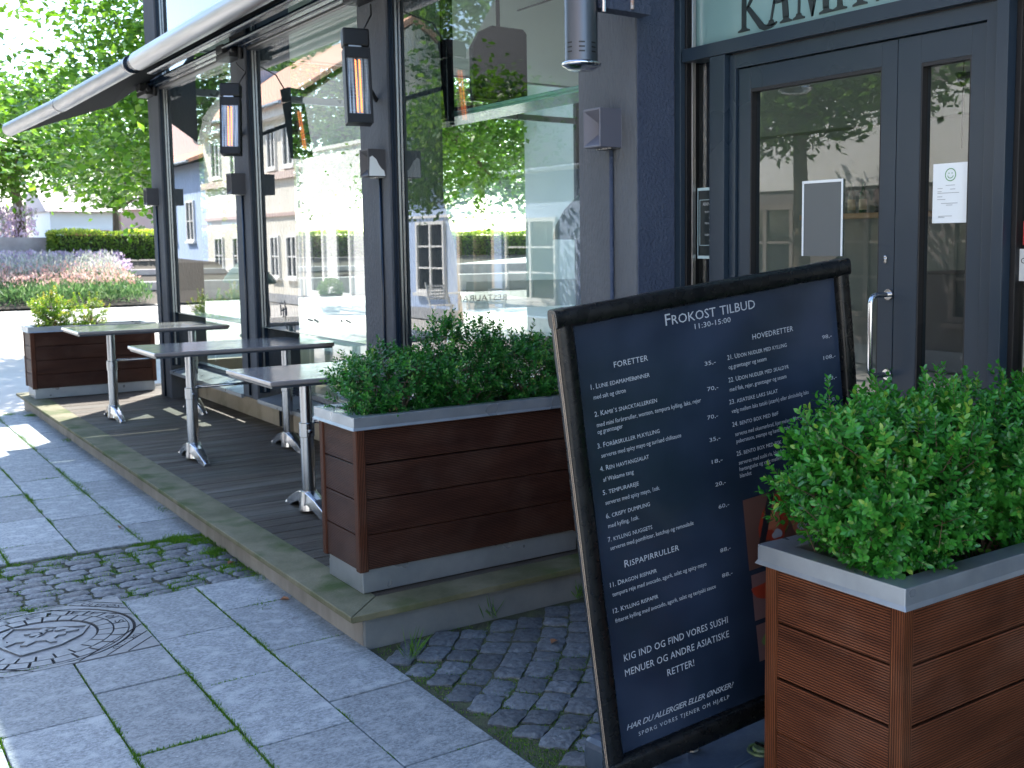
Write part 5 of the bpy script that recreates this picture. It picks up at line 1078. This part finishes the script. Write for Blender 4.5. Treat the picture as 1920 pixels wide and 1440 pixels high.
# houses beyond the garden
M['paleroof'] = mk('faded_roof', (.50,.42,.40), .8)
def far_house(x, y0, y1, z1, wall, label, rh, wins, dp=7):
    t = empty('far_house', (x, (y0+y1)/2, 0), label, 'house', 'houses beyond the garden'); w = (y1-y0)/2
    b = MB(); b.box(-dp, 0, -w, w, 0, z1); b.build('wall', wall, t)
    if rh: b = MB(); b.prism([(.3,z1-.05),(-3.5,z1+rh),(-7.3,z1-.05)], lambda u,v,h:(u,h,v), -w-.2, w+.2); b.build('roof', M['paleroof'], t)
    for (a, c, z0, z2, kind) in wins:
        b = MB(); b.box(-.02,.08,a-.12-t.location.y,c+.12-t.location.y,z0-.1,z2+.12); o = b.build('window_frame', M['white'], t); b = MB(); b.box(.0801,.09,a-t.location.y,c-t.location.y,z0,z2); b.build('shutter', mk('red_shutter',(.45,.10,.10),.6) if kind else M['darkwin'], o)
far_house(-58, 9.6, 12.6, 3.4, M['white'], 'white gabled house with a red garage door beyond the hedge', 1.5, [(10.2,12.2,1.2,2.45,1)])
far_house(-60, 13.2, 22, 3.6, M['pink'], 'rose coloured house with red framed windows beyond the hedge', 2, [(15.0,15.9,1.6,2.8,0),(16.6,17.6,1.6,2.8,1),(18.4,19.2,1.6,2.8,0)])
far_house(-64, -2, 8.8, 3.2, M['white'], 'white low house behind the trees at the left', 1.2, [(4.0,5.0,1.5,2.5,0)])
far_house(-14.6, 10.1, 20, 6.0, mk('grey_green_render', (.62,.66,.62), .8, c2=(.66,.70,.66), scale=1), 'plain pale grey house seen through the glazed end wall', 0, [], dp=1.5)

# ------------------------------------------------------------------ cafe furniture and street things opposite
def bistro_chair(loc, rz, label):
    t = empty('bistro_chair', loc, label, 'chair', 'white slatted chairs by the blue house', rz); w = M['white']
    b = MB(); [b.box(-.2,.2,-.2+.058*k,-.2+.058*k+.045,.44,.455) for k in range(7)]; b.build('seat', w, t)
    b = MB(); [b.box(-.2,.2,.19+.012*k,.205+.012*k,.55+.06*k,.59+.06*k) for k in range(5)]; b.build('backrest', w, t)
    for sx in (-.2,.2):
        b = MB(); b.bar((sx,-.18,0),(sx,.27,.88),.022,.022); b.build('leg', w, t); b = MB(); b.bar((sx*.9,.24,0),(sx*.9,-.16,.44),.022,.022); b.build('leg', w, t)
bistro_chair((-17.1,-4.3,0), math.radians(-80), 'white slatted folding chair right of the little round table by the blue house')
bistro_chair((-18.9,-4.2,0), math.radians(95), 'white slatted folding chair left of the little round table by the blue house')
t = empty('bistro_table', (-18.0,-4.25,0), 'small round white cafe table by the blue house', 'table'); b = MB(); b.lathe([(0,.70),(.33,.70),(.33,.72),(0,.72)], n=28); b.build('tabletop', M['white'], t)
for a in range(3): b = MB(); b.bar((.05*math.cos(a*2.09),.05*math.sin(a*2.09),.7),(.26*math.cos(a*2.09),.26*math.sin(a*2.09),0),.02,.02); b.build('leg', M['white'], t)
def tub(loc, label, s=1):
    t = empty('planting_tub', loc, label, 'plant tub', 'tubs along the houses opposite'); b = MB(); b.lathe([(0,0),(.22*s,0),(.28*s,.5*s),(.25*s,.5*s),(.25*s,.44*s),(0,.44*s)], n=20); b.build('tub', mk('tub_grey', (.30,.33,.33), .6), t)
    r = np.random.default_rng(3); n = 900; d = norm(r.normal(size=(n,3))); P = d*np.array([.32,.32,.26])*s*r.uniform(.5,1,(n,1))+[0,0,.66*s]; leaf_mesh('foliage', P, d+r.normal(size=(n,3))*.5, r.normal(size=(n,3)), np.full(n,.09*s), np.full(n,.04*s), M['box1'], r.random(n)*.6, LEAF_B, t)
tub((-31.0,-4.3,0), 'grey tub with a round green shrub by the cream house', 1.15); tub((-24.9,-4.4,0), 'grey tub with a green shrub beside the white house door', .9)

# covered cycle parked across the street, seen only as a reflection
t = empty('parked_bicycle', (-22.4,-1.6,0), 'bicycle with a dark green rain cover parked across the street, seen in the window reflection', 'bicycle')
for wx in (-.95, .95):
    b = MB(); pts = [(wx+.33*math.cos(a), 0, .34+.33*math.sin(a)) for a in [2*PI*k/28 for k in range(29)]]; b.tube(pts, .018, 6, cap=False); wh = b.build('wheel', M['hblack'], t)
    b = MB(); [b.tube([(wx,0,.34),(wx+.33*math.cos(a),0,.34+.33*math.sin(a))], .003, 4) for a in [2*PI*k/14 for k in range(14)]]; b.build('spokes', M['bead'], wh)
b = MB()
for p_, q_ in (((-.95,0,.34),(-.35,0,.30)),((-.35,0,.30),(-.5,0,.92)),((-.5,0,.85),(.65,0,.88)),((-.35,0,.30),(.65,0,.72)),((.95,0,.34),(.62,0,1.02)),((-.95,0,.34),(-.5,0,.80))): b.tube([p_, q_], .02, 8)
b.build('frame', mk('teal_frame', (.08,.22,.22), .4), t)
b = MB(); b.tube([(.55,-.28,1.08),(.62,0,1.04),(.55,.28,1.08)], .014, 8); b.build('handlebar', M['steel'], t)
b = MB(); b.lathe([(.0,1.02),(.07,1.02),(.12,.99),(.10,.95),(0,.94)], (-.52,0,0), 16); b.build('saddle', M['hblack'], t)
b = MB(); b.lathe([(.0,1.38),(.25,1.33),(.55,1.18),(.85,.98),(.95,.88),(.90,.86)], (.1,0,0), 24); o = b.build('rain_cover', mk('cover_green', (.02,.06,.035), .5, bump=.6, bscale=6), t, smooth=True); o.scale = (1.25,.42,1)
